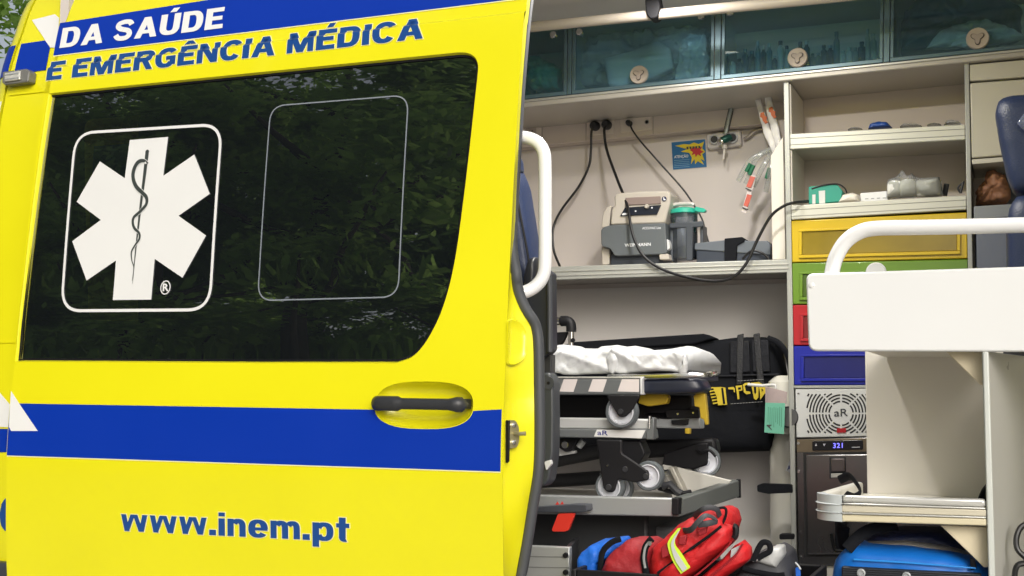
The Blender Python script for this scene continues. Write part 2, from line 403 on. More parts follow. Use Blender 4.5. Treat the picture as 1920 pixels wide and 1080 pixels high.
# ================================================================== AMBULANCE
AMB = thing('ambulance', (0, 1, 0), 'yellow and blue ambulance with its side door slid open', 'ambulance')
BO = .10                                     # the slid door stands this far out from the flank
seam = [skin(a, b, BO) for a, b in ((68, 0), (45, 60), (24, 120), (9, 190), (0, 240))]
def xrear(z):
    S = sorted((p.z, p.x) for p in seam)
    if z <= S[0][0]: return S[0][1]-.01*(S[0][0]-z)
    for (a, b), (c, d) in zip(S, S[1:]):
        if z <= c: return b+(d-b)*(z-a)/(c-a)
    return S[-1][1]+(z-S[-1][0])*.6
near = [(g(z)+BO, z) for z in [.45+.025*i for i in range(81)] if z < 2.46] + [(g(z)+BO, z) for z in (2.46, 2.5, 2.54, 2.58, 2.61, 2.64, 2.66, 2.68)]
YC = 1.10
prof = near + [(YC, 2.70)] + [(2*YC-y, z) for y, z in reversed(near)]
def xst(z): return [xrear(z), -1.3, -.9, -.5, -.03, 1.33, 1.7, 2.3]
bm = bmesh.new(); G = [[bm.verts.new((x, y, z)) for x in xst(z)] for y, z in prof]
for i in range(len(prof)-1):
    for j in range(7):
        y, z = prof[i]
        if j == 4 and i < len(near) and z < 2.42: continue        # the side opening
        bm.faces.new((G[i][j], G[i][j+1], G[i+1][j+1], G[i+1][j]))
bm.faces.new([G[i][7] for i in range(len(prof))])
mk('body_shell', bm, YEL, AMB, angle=30)
bm = bmesh.new(); rows = []
for y, z in prof:
    xr = xrear(z); s = 1 if y < YC else -1
    rows.append([bm.verts.new((xr+dx, y+s*dy, z)) for dx, dy in ((-.007, .012), (-.007, -.001), (-.02, .001), (-.035, .006), (-.05, .016), (-.062, .034), (-.068, .06), (-.07, .1))])
for a, b in zip(rows, rows[1:]):
    for j in range(7): bm.faces.new((a[j], a[j+1], b[j+1], b[j]))
n2 = len(rows)
for i in range(n2//2):
    q = [rows[i][7], rows[i+1][7], rows[n2-2-i][7], rows[n2-1-i][7]]; bm.faces.new(list(dict.fromkeys(q)))
mk('rear_door', bm, YEL, AMB, angle=30)
# seam backing, sill, floor and linings
bm = bmesh.new()
for a, b in zip(near, near[1:]):
    q = [(xrear(a[1])-.02, a[0]+.012, a[1]), (xrear(a[1])+.02, a[0]+.012, a[1]), (xrear(b[1])+.02, b[0]+.012, b[1]), (xrear(b[1])-.02, b[0]+.012, b[1])]
    bm.faces.new([bm.verts.new(v) for v in q])
mk('seam_seal', bm, BLACK, AMB)
FZ = .66
bm = bmesh.new(); box(bm, -1.45, 1.75, .16, 1.95, FZ-.05, FZ); mk('floor', bm, mat('grey_floor', (.18, .18, .19), .6, vary=.15, vscale=30), AMB)
bm = bmesh.new(); box(bm, -1.45, 1.75, 1.85, 1.90, FZ+.001, 2.40); mk('side_lining', bm, LINER, AMB)
bm = bmesh.new(); box(bm, -1.44, 1.70, 1.838, 1.8495, FZ+.001, 1.70); mk('daylit_lower_lining', bm, mat('daylit_lining', (.78, .755, .73), .5, vary=.03, vscale=3), AMB)  # daylight on the lower wall put into its colour: a lighter board
bm = bmesh.new(); box(bm, -1.45, 1.75, .45, 1.78, 2.575, 2.60)
for k in range(5): box(bm, -1.4, 1.7, .62+.13*k, .70+.13*k, 2.566, 2.576)
mk('ceiling_lining', bm, mat('ceiling_lining_grey', (.70, .67, .64), .5, vary=.04), AMB, .004)
bm = bmesh.new(); box(bm, 1.72, 1.75, .17, 1.85, FZ, 2.57); mk('bulkhead', bm, OFFW, AMB)
bm = bmesh.new(); box(bm, -1.45, -1.42, .22, 1.85, FZ, 2.5); mk('rear_lining', bm, LINER, AMB)
bm = bmesh.new(); box(bm, -1.42, -.10, .27, .285, FZ, 2.36); mk('near_lining', bm, mat('grey_lining', (.30, .30, .30), .6), AMB)
bm = bmesh.new(); box(bm, -.03, 1.33, .11, .22, .40, FZ-.004); mk('sill', bm, BLACK, AMB, .01)
# body decals
BD = lambda name, px, m, off=BO-.0025: decal(name, xz(px, BO), off, m, AMB, f=g)
BD('blue_band', [(41, 82.5), (86, 76), (95, 90), (87, 131.5), (27, 140)], BLU)
BD('white_chevron', [(61, 38), (104, 27), (112, 34), (112, 90), (95.5, 89.5), (86, 76.5), (82, 69)], WFILM)
BD('white_triangle', [(-40, 700), (-40, 800), (30, 801), (30, 770), (0, 735), (-20, 712)], WFILM, BO-.0025)
BD('blue_stripe', [(-60, 804), (40, 804), (40, 848), (-60, 847)], BLU, BO-.003)
BD('blue_letter', [(10, 935), (4, 945), (0, 965), (3, 985), (10, 995), (30, 1000), (30, 930)], NAVY)
for nm, px in (('crease', [(19, 176.5), (100, 168), (100, 171), (19, 179.5)]), ('crease', [(0, 640), (30, 640), (30, 643), (0, 643)])):
    BD(nm, px, mat('crease_yellow', (.80, .75, .008), .3), BO-.004)
def corner_decal(name, z0, z1, m):
    bm = bmesh.new(); rows = []
    for i in range(13):
        z = z0+(z1-z0)*i/12; y = g(z)+BO; xr = xrear(z)
        rows.append([bm.verts.new((xr+dx-.0015, y+dy-.002, z)) for dx, dy in ((-.007, -.001), (-.02, .001), (-.035, .006), (-.05, .016), (-.062, .034), (-.068, .06))])
    for a, b in zip(rows, rows[1:]):
        for j in range(5): bm.faces.new((a[j], a[j+1], b[j+1], b[j]))
    mk(name, bm, m, AMB, angle=60)
corner_decal('blue_band', skin(24, 142, BO).z, skin(36, 84.5, BO).z, BLU)
corner_decal('white_panel', .9, skin(10, 190, BO).z, WFILM)
bm = bmesh.new(); box(bm, xrear(1.2)-.05, -1.36, BO-.012, BO+.05, .60, .862); mk('side_cladding', bm, SLATE, AMB, .01)
# dark quarter window behind the slid door
q = xz([(262, 200), (840, 150), (800, 640), (262, 640)], BO); decal('quarter_window', fillet(q, .05), BO-.003, mat('dark_glass', (.006, .008, .009), .08, vary=0), AMB, f=g)
q = xz([(178, 275), (262, 268), (262, 420), (170, 420)], BO); decal('blue_patch', q, BO-.004, BLU, AMB, f=g)
# side marker lamp
ml = thing('marker_lamp', skin(44, 160, BO), 'small grey side marker lamp on the yellow rear quarter above the window', 'lamp')
O3 = [skin(a, b, BO) for a, b in ((19, 139), (63, 133.5), (70, 139), (67, 158), (24, 164), (18, 160))]
bm = bmesh.new(); poly3(bm, [p+Vector((0, -.030, 0)) for p in O3], Vector((0, .03, 0))); mk('housing', bm, mat('lamp_housing', (.16, .16, .15), .4), ml, .004)
O3 = [skin(a, b, BO) for a, b in ((26, 142), (55, 138), (55, 155), (26, 159))]
bm = bmesh.new(); poly3(bm, [p+Vector((0, -.037, 0)) for p in O3], Vector((0, .008, 0))); mk('lens', bm, mat('lamp_lens', (.50, .50, .46), .15, coat=1, vary=.25, vscale=60), ml, .003)
for i in range(2):
    O3 = [skin(a, b+8*i, BO) for a, b in ((28, 146), (53, 142.5), (53, 144), (28, 147.5))]
    bm = bmesh.new(); poly3(bm, [p+Vector((0, -.0385, 0)) for p in O3], Vector((0, .002, 0))); mk('lens_rib', bm, GREYP, ml, 0)

# ------------------------------------------------------------------ sliding door
XL, XR, ZB, ZT = -1.36, 0.0, .46, 2.46
bm = bmesh.new()
DOOR = None
wr_ = [(p.x, p.y) for p in spline([Vector((a, b, 0)) for a, b in ((845, 99.5), (864, 98), (879, 100), (890, 107), (895.5, 118), (896, 135), (889, 200), (878, 300), (867, 390), (856, 470), (844, 530), (829, 580), (812, 618), (792, 650), (770, 671), (742, 681))], 4)]
win = xz([(83, 176), (480, 136)]+wr_+[(500, 681), (28, 678)])
# smooth lower right curve and top corner
hole = [Vector(p) for p in win]
rec = []
c0 = skin(794, 759); ex, ez = (skin(886, 757)-skin(703, 757)).x/2, (skin(794, 714).z-skin(794, 802).z)/2
for k in range(40):
    t = 2*math.pi*k/40; c_, s_ = math.cos(t), math.sin(t)
    rec.append((c0.x+ex*math.copysign(abs(c_)**.72, c_), c0.z+ez*math.copysign(abs(s_)**.8, s_)))
outer = fillet([(XL, ZB), (XR, ZB), (XR, ZT), (XL, ZT)], [.06, .06, .1, .1], 8)
DOOR = decal('sliding_door', outer, 0, YEL, AMB, holes=[win, rec])
# give the door skin its folded edges
def door_loop(name, loop, steps, m, parent=None):
    """strip from a closed X,Z loop going inwards by (inset, depth) steps"""
    bm = bmesh.new(); n = len(loop); P = [Vector(p) for p in loop]; rings = []
    area = sum(P[i].x*P[(i+1) % n].y-P[(i+1) % n].x*P[i].y for i in range(n)); sg = 1 if area > 0 else -1
    for ins, dep in steps:
        ring = []
        for i in range(n):
            d = (P[(i+1) % n]-P[i-1]).normalized(); nn = Vector((-d.y, d.x))*sg; q = P[i]+nn*ins
            ring.append(bm.verts.new((q.x, gs(q.y)+dep, q.y)))
        rings.append(ring)
    for a, b in zip(rings, rings[1:]):
        for i in range(n): bm.faces.new((a[i], a[(i+1) % n], b[(i+1) % n], b[i]))
    return mk(name, bm, m, parent or DOOR, angle=50)
def dense(loop, d=.03):
    out = []; n = len(loop)
    for i in range(n):
        a, b = Vector(loop[i]), Vector(loop[(i+1) % n]); k = max(1, int((b-a).length/d))
        out += [a.lerp(b, j/k) for j in range(k)]
    return out
door_loop('window_lip', dense(win), [(0, 0), (.001, .003), (.004, .010), (.006, .013)], YEL)
door_loop('window_seal', dense(win), [(.0035, .0085), (.009, .0095)], BLACK)
door_loop('edge_fold', dense(outer), [(0, 0), (.001, .002), (.003, .004), (.004, .03)], YEL)
pane = []
P = dense(win); 
decal('window_pane', [tuple(p) for p in P], .0125, GLASS, DOOR)
# black printed border of the glass
fh = fillet(xz([(150, 222), (800, 165), (770, 610), (158, 600)]), .03)
decal('printed_border', [tuple(p) for p in P], .0165, mat('black_print', (.004, .005, .006), .4, vary=0), DOOR, holes=[fh])
# inner trim panel of the door
lw = fillet([(XL+.03, ZB+.03), (XR-.03, ZB+.03), (XR-.03, ZT-.03), (XL+.03, ZT-.03)], .05)
wi = [tuple(c) for c in fillet([(-1.29, 1.42), (-.17, 1.42), (-.09, 2.06), (-1.29, 2.06)], .06)]
decal('inner_panel', lw, .055, mat('door_trim', (.25, .25, .26), .6), DOOR, holes=[wi])
# stripes and films
def film(name, px, m, off=-.0012): return decal(name, xz(px), off, m, DOOR)
zs0, zs1 = skin(500, 870).z, skin(500, 762).z
def stripe(z0, z1):
    arc = [p for p in rec if p[1] < z1+.001]
    arc = [(c0.x+(p[0]-c0.x)*1.02, c0.z+(p[1]-c0.z)*1.03) for p in arc]; arc.sort(key=lambda p: math.atan2(p[1]-c0.z, p[0]-c0.x))
    arc = sorted(arc, key=lambda p: p[0])
    return [(XL+.002, z0), (XR-.004, z0), (XR-.004, z1)]+[(p[0], min(p[1], z1)) for p in reversed(arc)]+[(XL+.002, z1)]
decal('blue_stripe', stripe(zs0, zs1), -.0012, BLU, DOOR)
for z in (zs0-.0025, zs1+.0005):
    if z < zs1: decal('stripe_edge', [(XL+.003, z), (XR-.004, z), (XR-.004, z+.0025), (XL+.003, z+.0025)], -.0014, CREAMFILM, DOOR)
film('white_arrow', [(22, 733), (72, 808), (22, 808), (18, 800)], WFILM, -.0022)
a, b = skin(96, 103), skin(108, 43)
decal('blue_band', [(a.x, a.z), (XR-.01, a.z), (XR-.01, b.z+.03), (b.x, b.z+.002)], -.0012, BLU, DOOR)
decal('band_edge', [(a.x, a.z-.003), (XR-.01, a.z-.003), (XR-.01, a.z-.0002), (a.x, a.z-.0002)], -.0014, CREAMFILM, DOOR)
# heavy grotesque letters drawn as strokes: cap height 1, baseline 0
def heavy(s, sv=.27, sh=.20, e=0.0, gap=.10, word=.38):
    allout = []; out = []; x = 0.0
    def off(poly):
        if not e: return poly
        P = [Vector(p) for p in poly]; n = len(P); ar = sum(P[i].x*P[(i+1) % n].y-P[(i+1) % n].x*P[i].y for i in range(n)); sg = 1 if ar > 0 else -1; res = []
        for i in range(n):
            d0 = (P[i]-P[i-1]).normalized(); d1 = (P[(i+1) % n]-P[i]).normalized(); n0 = Vector((d0.y, -d0.x))*sg; n1 = Vector((d1.y, -d1.x))*sg
            m = (n0+n1); m = m/max(.35, m.dot(n0)) if m.length > 1e-6 else n0; res.append(P[i]+m*e)
        return [(p.x, p.y) for p in res]
    def q(*poly): allout[-1].append([(x+a, b) for a, b in off(poly)])
    def bar(x0, x1, y0, y1): q((x0, y0), (x1, y0), (x1, y1), (x0, y1))
    def para(xb, xt, w_, y0=0, y1=1): q((xb, y0), (xb+w_, y0), (xt+w_, y1), (xt, y1))
    def arc(cx, cy, rx, ry, a0, a1, n=22, pw=.82, tx=None, ty=None):
        tx = sv if tx is None else tx; ty = sh if ty is None else ty; A = []
        if e: d = e/rx; a0, a1 = (a0-d, a1+d) if abs(a1-a0) < 6.2 else (a0, a1)
        for k in range(n+1):
            t = a0+(a1-a0)*k/n; c, s_ = math.cos(t), math.sin(t); f = lambda v: math.copysign(abs(v)**pw, v)
            A.append(((cx+(rx+e)*f(c), cy+(ry+e)*f(s_)), (cx+(rx-tx-e)*f(c), cy+(ry-ty-e)*f(s_))))
        for a, b in zip(A, A[1:]): allout[-1].append([(x+a[0][0], a[0][1]), (x+b[0][0], b[0][1]), (x+b[1][0], b[1][1]), (x+a[1][0], a[1][1])])
    def rib(pts, wd):
        P = spline([Vector((a, b, 0)) for a, b in pts], 6); L = []
        for i, p in enumerate(P):
            d = (P[min(i+1, len(P)-1)]-P[max(i-1, 0)]).normalized(); ww = wd/2+e
            pp = p+(d*e if i == len(P)-1 else (-d*e if i == 0 else d*0)); L.append(((x+pp.x-d.y*ww, pp.y+d.x*ww), (x+pp.x+d.y*ww, pp.y-d.x*ww)))
        for a, b in zip(L, L[1:]): allout[-1].append([a[0], b[0], b[1], a[1]])
    pi = math.pi; XH = .755
    for ch in s:
        out = []; allout.append(out)
        base = {'Ú': 'U', 'Ê': 'E', 'É': 'E'}.get(ch, ch); W = .3
        if base == ' ': x += word; continue
        if base == 'E': W = .72; bar(0, sv, 0, 1); bar(sv, W, 0, sh); bar(sv, W-.05, .41, .41+sh*.92); bar(sv, W-.01, 1-sh, 1)
        elif base == 'I': W = sv; bar(0, sv, 0, 1)
        elif base == 'D': W = .84; bar(0, sv, 0, 1); bar(sv, W-.42, 0, sh); bar(sv, W-.42, 1-sh, 1); arc(W-.42, .5, .42, .5, -pi/2, pi/2)
        elif base == 'C': W = .84; arc(.43, .5, .43, .515, .62, 2*pi-.62, 34)
        elif base == 'G': W = .88; arc(.44, .5, .44, .515, .70, 2*pi-.62, 34); bar(.47, W, .36, .36+sh*.95); bar(W-sv*.9, W, .12, .36)
        elif base == 'S': W = .78; rib([(.70, .73), (.60, .87), (.40, .905), (.18, .85), (.125, .72), (.22, .59), (.40, .52), (.58, .44), (.655, .28), (.56, .13), (.37, .095), (.18, .14), (.07, .29)], sh*1.12)
        elif base == 'A': W = .94; para(0, .47-sv*.52, sv, 0, 1); para(W-sv, .47-sv*.48, sv, 0, 1); bar(.22, W-.22, .20, .20+sh*.85)
        elif base == 'M': W = 1.04; bar(0, sv*.86, 0, 1); bar(W-sv*.86, W, 0, 1); para(.52-sv*.47, sv*.02+.02, sv*.94, 0, 1); para(.52-sv*.47, W-sv*.96-.02, sv*.94, 0, 1)
        elif base == 'N': W = .86; bar(0, sv*.9, 0, 1); bar(W-sv*.9, W, 0, 1); para(W-sv*1.02, 0, sv*1.02, 0, 1)
        elif base == 'R': W = .84; bar(0, sv, 0, 1); bar(sv, W-.36, 1-sh, 1); bar(sv, W-.36, .40, .40+sh); arc(W-.36, .70, .33, .30, -pi/2, pi/2); para(W-sv*.98, .36, sv, 0, .42)
        elif base == 'U': W = .82; bar(0, sv, .36, 1); bar(W-sv, W, .36, 1); arc(W/2, .38, W/2, .395, pi, 2*pi)
        elif base == 'w':
            W = 1.12; k = sv*.80; m = W/2
            para(.15, 0, k, 0, XH); para(.15, m-k*.72, k*.9, 0, XH); para(W-.15-k, m-k*.28, k*.9, 0, XH); para(W-.15-k, W-k, k, 0, XH)
        elif base == '.': W = sv; bar(0, sv, 0, sv*.9)
        elif base == 'i': W = sv*.95; bar(0, W, 0, XH); bar(0, W, .84, 1.01)
        elif base == 'n': W = .72; bar(0, sv*.92, 0, XH); bar(W-sv*.92, W, 0, .46); arc(.43, .44, .29, .325, 0, pi*.86, 16, tx=sv*.92)
        elif base == 'm':
            W = 1.12; bar(0, sv*.88, 0, XH); bar(.56-sv*.44, .56+sv*.44, 0, .46); bar(W-sv*.88, W, 0, .46); arc(.40, .44, .28, .325, 0, pi*.85, 14, tx=sv*.88); arc(.84, .44, .28, .325, 0, pi*.85, 14, tx=sv*.88)
        elif base == 'e': W = .76; arc(.38, .378, .38, .392, .0, 2*pi-.62, 30, ty=sh*.85); bar(sv*.9, W-.01, .30, .30+sh*.66)
        elif base == 'p': W = .78; bar(0, sv*.92, -.27, XH); arc(.43, .378, .35, .392, -pi*.86, pi*.86, 26, tx=sv*.92, ty=sh*.9)
        elif base == 't': W = .50; bar(.10, .10+sv*.92, .14, 1.0); bar(0, W-.02, XH-sh*.9, XH); arc(.10+.22, .20, .22, .21, pi, 1.6*pi, 8, tx=sv*.92, ty=sh*.9)
        if ch == 'Ú': para(.34, .46, .26, 1.08, 1.28)
        elif ch == 'É': para(.30, .40, .24, 1.08, 1.27)
        elif ch == 'Ê': para(.12, .27, .22, 1.07, 1.25); para(.40, .25, .22, 1.07, 1.25)
        x += W+gap
    return allout, x-gap
def heavy_text(name, s, o, r, t, m, off, e=0.0, **k):
    P, W = heavy(s, e=e, **k); O, Rr, T = skin(*o), skin(*r), skin(*t); u = Rr-O; v = T-O
    for letter in P:
        if not letter: continue
        bm = bmesh.new()
        for i, poly in enumerate(letter):
            vs_ = []
            for a, b in poly:
                q = O+u*(a/W)+v*b; vs_.append(bm.verts.new((q.x, gs(q.z)+off-.00004*(i % 7), q.z)))
            bm.faces.new(vs_)
        bend_keep(bm, off); mk(name, bm, m, DOOR, smooth=False)
def bend_keep(bm, off):
    """slice at the crease so the film follows it"""
    zs = [v.co.z for v in bm.verts]
    for z in CUTS:
        if min(zs) < z < max(zs):
            dev = {}
            bmesh.ops.bisect_plane(bm, geom=bm.verts[:]+bm.edges[:]+bm.faces[:], plane_co=(0, 0, z), plane_no=(0, 0, 1), dist=1e-5)
    for v in bm.verts:
        if ZC-.006 < v.co.z < ZC+.016: v.co.y = gs(v.co.z)+off-.0002

heavy_text('letter_edge', 'E EMERGÊNCIA MÉDICA', (87, 151.3), (793.5, 72.3), (92.5, 115), CREAMFILM, -.0010, .032)
heavy_text('letter', 'E EMERGÊNCIA MÉDICA', (87, 151.3), (793.5, 72.3), (92.5, 115), NAVY, -.0020)
heavy_text('letter', 'DA SAÚDE', (108, 89), (414, 51), (115, 51.5), WFILM, -.0026)
heavy_text('letter_edge', 'www.inem.pt', (228, 995), (657, 1016), (228, 953.5), CREAMFILM, -.0010, .032)
heavy_text('letter', 'www.inem.pt', (228, 995), (657, 1016), (228, 953.5), NAVY, -.0020)
# emblem on the pane
def z8(p): return (100+p[0]/2.843, 220+p[1]/2.843)
PO = .0105
star = [z8(p) for p in ((393, 117), (598, 100), (572, 308), (738, 194), (820, 404), (653, 522), (800, 627), (674, 853), (526, 752), (507, 970), (302, 972), (319, 760), (162, 868), (85, 658), (238, 544), (109, 447), (233, 231), (366, 321))]
STARF = mat('star_white_film', (.74, .75, .74), .5, vary=.03)
em = decal('star_emblem', xz(star), PO, STARF, DOOR)
def ribbon_decal(name, pts, wd, m, off, closed=False):
    bm = bmesh.new(); ribbon(bm, pts, wd, closed)
    for v in bm.verts: v.co.y = gs(v.co.z)+off
    return mk(name, bm, m, DOOR, smooth=False)
fr = dense(fillet(xz([z8((104, 80)), z8((885, 32)), z8((818, 1024)), z8((26, 1030))]), .062, 10), .02)
ribbon_decal('emblem_frame', fr, .0075, STARF, PO, True)
sp = xz([(503, 197), (762, 176), (742, 556), (478, 563)])
ribbon_decal('sliding_pane_edge', dense(fillet(sp, .042, 8), .02), .0032, mat('pane_edge_grey', (.22, .25, .28), .3), PO+.0004, True)
DSTAFF = mat('emblem_dark_grey', (.045, .055, .052), .4, vary=.1)
stf = [Vector(p) for p in xz([z8(p) for p in ((488, 176), (470, 330), (452, 470), (435, 620), (420, 760), (409, 885))])]
ribbon_decal('emblem_staff', [Vector((p.x, p.y)) for p in spline([Vector((q.x, q.y, 0)) for q in stf], 6)], [.0112*(1-.93*i/30) for i in range(31)], DSTAFF, PO-.0012)
k_ = skin(*z8((488, 180)))
bm = bmesh.new(); vs_ = [bm.verts.new((k_.x+.0056*math.cos(t*.3142), gs(k_.z)+PO-.0013, k_.z+.0056*math.sin(t*.3142))) for t in range(20)]; bm.faces.new(vs_); mk('emblem_staff_tip', bm, DSTAFF, DOOR)
sn = [z8(p) for p in ((494, 242), (470, 228), (440, 236), (418, 275), (414, 320), (430, 365), (462, 398), (485, 425), (483, 462), (450, 500), (418, 530), (412, 560), (422, 590), (446, 615), (447, 645), (425, 678), (405, 715), (407, 760), (417, 800), (408, 870))]
sw = [4, 11, 14, 14, 13, 13, 12.5, 12, 11, 10.5, 10, 9.5, 9, 8, 7.5, 6.5, 5.5, 4, 2.6, 1]
sn3 = spline([Vector((p[0], p[1], w_*.00078)) for p, w_ in zip(xz(sn), sw)], 5)
ribbon_decal('emblem_snake_outline', [Vector((p.x, p.y)) for p in sn3[:-8]], [p.z+.0022 for p in sn3[:-8]], STARF, PO-.0018)
ribbon_decal('emblem_snake', [Vector((p.x, p.y)) for p in sn3], [p.z for p in sn3], DSTAFF, PO-.0024)
k_ = skin(*z8((480, 240)))
bm = bmesh.new(); vs_ = [bm.verts.new((k_.x+.003*math.cos(t*.52), gs(k_.z)+PO-.003, k_.z+.003*math.sin(t*.52))) for t in range(12)]; bm.faces.new(vs_); mk('emblem_snake_eye', bm, STARF, DOOR)
cc = skin(*z8((583, 905))); rg = [(cc.x+.0138*math.cos(t*.2), cc.z+.0163*math.sin(t*.2)) for t in range(31)]
ribbon_decal('registered_mark', rg, .0028, STARF, PO, True)
text_on('registered_mark', 'R', skin(*z8((568, 925))), skin(*z8((600, 925))), skin(*z8((569, 884))), STARF, DOOR, .03, flank=PO)
# handle bowl and pull
bm = bmesh.new(); rings = []
for k, dep in ((1.0, 0), (.985, .004), (.95, .012), (.86, .024), (.7, .034), (.45, .040), (.2, .042)):
    rings.append([bm.verts.new((c0.x+(p[0]-c0.x)*k, gs(c0.z+(p[1]-c0.z)*k)+dep, c0.z+(p[1]-c0.z)*k)) for p in rec])
for A, B in zip(rings, rings[1:]):
    for i in range(40): bm.faces.new((A[i], A[(i+1) % 40], B[(i+1) % 40], B[i]))
bm.faces.new(rings[-1]); mk('handle_bowl', bm, YEL, DOOR, angle=60)
h0, h1 = skin(707, 755), skin(880, 758)
bm = bmesh.new(); pts = []; rad = []
N = 24
for i in range(N+1):
    t = i/N; x = h0.x+(h1.x-h0.x)*t
    e = min(t, 1-t); bow = -.020*(1-max(0, 1-e/.12)**2)
    pts.append(Vector((x, bow-.002, h0.z-.001+(h1.z-h0.z)*t)))
    r_ = .0165*min(1, (e/.03+.05))**.5
    if .32 < t < .84: r_ = .0125
    elif .84 <= t < .9: r_ = .0125+(t-.84)/.06*.003
    rad.append(max(.003, r_))
tubeb(bm, pts, rad, 16, False, .8); mk('door_handle', bm, HANDLE, DOOR, angle=50)
for t in (.05, .93):
    bm = bmesh.new(); box(bm, h0.x+(h1.x-h0.x)*t-.012, h0.x+(h1.x-h0.x)*t+.012, -.01, .042, h0.z-.012, h0.z+.010); mk('handle_mount', bm, HANDLE, DOOR, .003)
# leading edge: yellow flange, rubber seal, latch striker
YJ = .075
edge_px = [(958, 512), (962, 545), (975, 578), (988, 598), (996, 616), (1000, 650), (1001, 720), (1002, 800), (1000, 880), (990, 945), (978, 1020), (967, 1080)]
def yj(i): return .045+.03*min(1, i/4)
se = spline([at(a, b, yj(i)) for i, (a, b) in enumerate(edge_px)], 5)
se = [p+Vector((0, 0, 0)) for p in se]
ext = [se[-1]+Vector((-.012*k, -.002*k, -.05*k)) for k in range(1, 8)]
se = se+ext
bm = bmesh.new(); prev = None
for p in se:
    z = p.z; a = Vector((-.0005, gs(z)+.0015, z)); row = []
    for t, dy in ((0, 0), (.12, .006), (.5, .004), (.88, .0), (1, -.002)):
        q = a.lerp(p, t)
        bumpv = .010*math.exp(-((z-1.30)/.03)**2)*math.sin(math.pi*t)-.012*math.exp(-((z-1.08)/.06)**2)*math.sin(math.pi*t)
        row.append(bm.verts.new(q+Vector((-.3*dy-bumpv*.7, dy+bumpv*.5, 0))))
    row.append(bm.verts.new(Vector((p.x-.05, p.y+.012, z))))
    if prev:
        for j in range(5): bm.faces.new((prev[j], prev[j+1], row[j+1], row[j]))
    prev = row
mk('leading_edge', bm, YEL, DOOR, angle=70)
up = [Vector((-.012, gs(z)+.035, z)) for z in (2.42, 2.2, 2.0, 1.8, 1.65)]
bm = bmesh.new(); tubeb(bm, spline(up+[p+Vector((.010, .006, 0)) for p in se[::3]], 3), .0120, 12); mk('rubber_seal', bm, RUB, DOOR, angle=80)
# shallow pocket in the flange
def jam(px, t_off=0.0):
    # point on the flange seen at this pixel: between skin edge and seal line
    z = skin(945, px[1]).z; best = min(se, key=lambda p: abs(p.z-z)); a = Vector((0, gs(z), z)); d = ray(*px)
    # intersect with vertical plane through a and best
    nrm = Vector((best.y-a.y, -(best.x-a.x), 0)); t = (a-CAM).dot(nrm)/d.dot(nrm)
    return CAM+d*t
nrm = (se[30]-Vector((0, gs(se[30].z), se[30].z))); nrm = Vector((nrm.y, -nrm.x, 0)).normalized()
pk = [jam(p) for p in fillet([(950, 598), (972, 603), (985, 622), (983, 668), (970, 682), (949, 684)], 14)]
cpk = sum(pk, Vector())/len(pk)
bm = bmesh.new(); rings = [[bm.verts.new(cpk+(p-cpk)*s+nrm*h) for p in pk] for s, h in ((1.06, .0015), (1.0, .006), (.95, .005), (.88, .0025), (.5, .0022))]
for A, B in zip(rings, rings[1:]):
    for i in range(len(pk)): bm.faces.new((A[i], A[(i+1) % len(pk)], B[(i+1) % len(pk)], B[i]))
bm.faces.new(rings[-1]); mk('flange_pocket', bm, YEL, DOOR, angle=60)
BRASS = mat('zinc_plate', (.42, .38, .22), .35, metal=.7, vary=.1)
sk = [jam(p) for p in fillet([(948, 787), (962, 788), (968, 800), (969, 826), (965, 838), (948, 842)], 4)]
bm = bmesh.new(); poly3(bm, [p+nrm*.010 for p in sk], nrm*-.012); ST = mk('latch_plate', bm, BRASS, DOOR, .001)
for px in ((957, 797), (957, 829)): lathe('bolt', jam(px)+nrm*.010, nrm, [(0, .0055), (.004, .0055), (.005, .003)], CHROME, DOOR, 10)
p0 = jam((960, 813))+nrm*.01; tube('striker_pin', [p0+Vector((-.004, 0, 0)), p0+Vector((.012, -.004, 0)), p0+Vector((.026, -.002, .001))], .0045, BRASS, DOOR, 3, 8)
sl = [jam(p) for p in ((946.5, 788), (950, 788), (949, 864), (946, 868))]
bm = bmesh.new(); poly3(bm, [p+nrm*.013 for p in sl], nrm*-.010); mk('latch_slot', bm, BLACK, DOOR, .001)
# white grab bar on the door
tubepx('grab_bar', [(945, 262, .10), (962, 259, .115), (985, 258, .12), (1006, 266, .12), (1019, 284, .12), (1022, 315, .12), (1022, 400, .12), (1022, 490, .12), (1017, 520, .118), (1000, 540, .11), (975, 551, .095), (955, 556, .085)], .0148, WTUBE, DOOR, 6, 16)
# ================================================================== FITTINGS ON THE FAR WALL
# ceiling lamp (its glow shows as a small bright spot in the locker glass); the second, unseen, is added to light the wall under the shelf
GLOW = mat('lamp_glow', (.9, .9, .85), .5, vary=0, emit=(1, .93, .78), es=6)
lp_ = at(1363, 82, 2*1.5-1.04).x
for lx, ly, le, lb in ((lp_, 1.04, 7, 'round lit lamp in the ambulance ceiling above the stretcher foot'), (lp_+.25, .52, 21, 'added unseen lamp in the ceiling just inside the side door, lighting the wall under the shelf')):
    cl = thing('ceiling_lamp', (lx, ly, 2.565), lb, 'lamp')
    lathe('bezel', (lx, ly, 2.567), (0, 0, -1), [(0, .075), (.010, .075), (.013, .070), (.013, .060)], CHROME, cl, 32)
    lathe('diffuser', (lx, ly, 2.567), (0, 0, -1), [(0, .058), (.014, .058), (.016, .05)], GLOW, cl, 32)
    ld = bpy.data.lights.new('ceiling_lamp_light', 'AREA'); ld.shape = 'DISK'; ld.size = .11; ld.energy = le; ld.color = (1, .96, .92)
    lo = bpy.data.objects.new('ceiling_lamp_light', ld); COL.objects.link(lo); lo.parent = cl; lo.location = (0, 0, -.02)

YO = 1.50
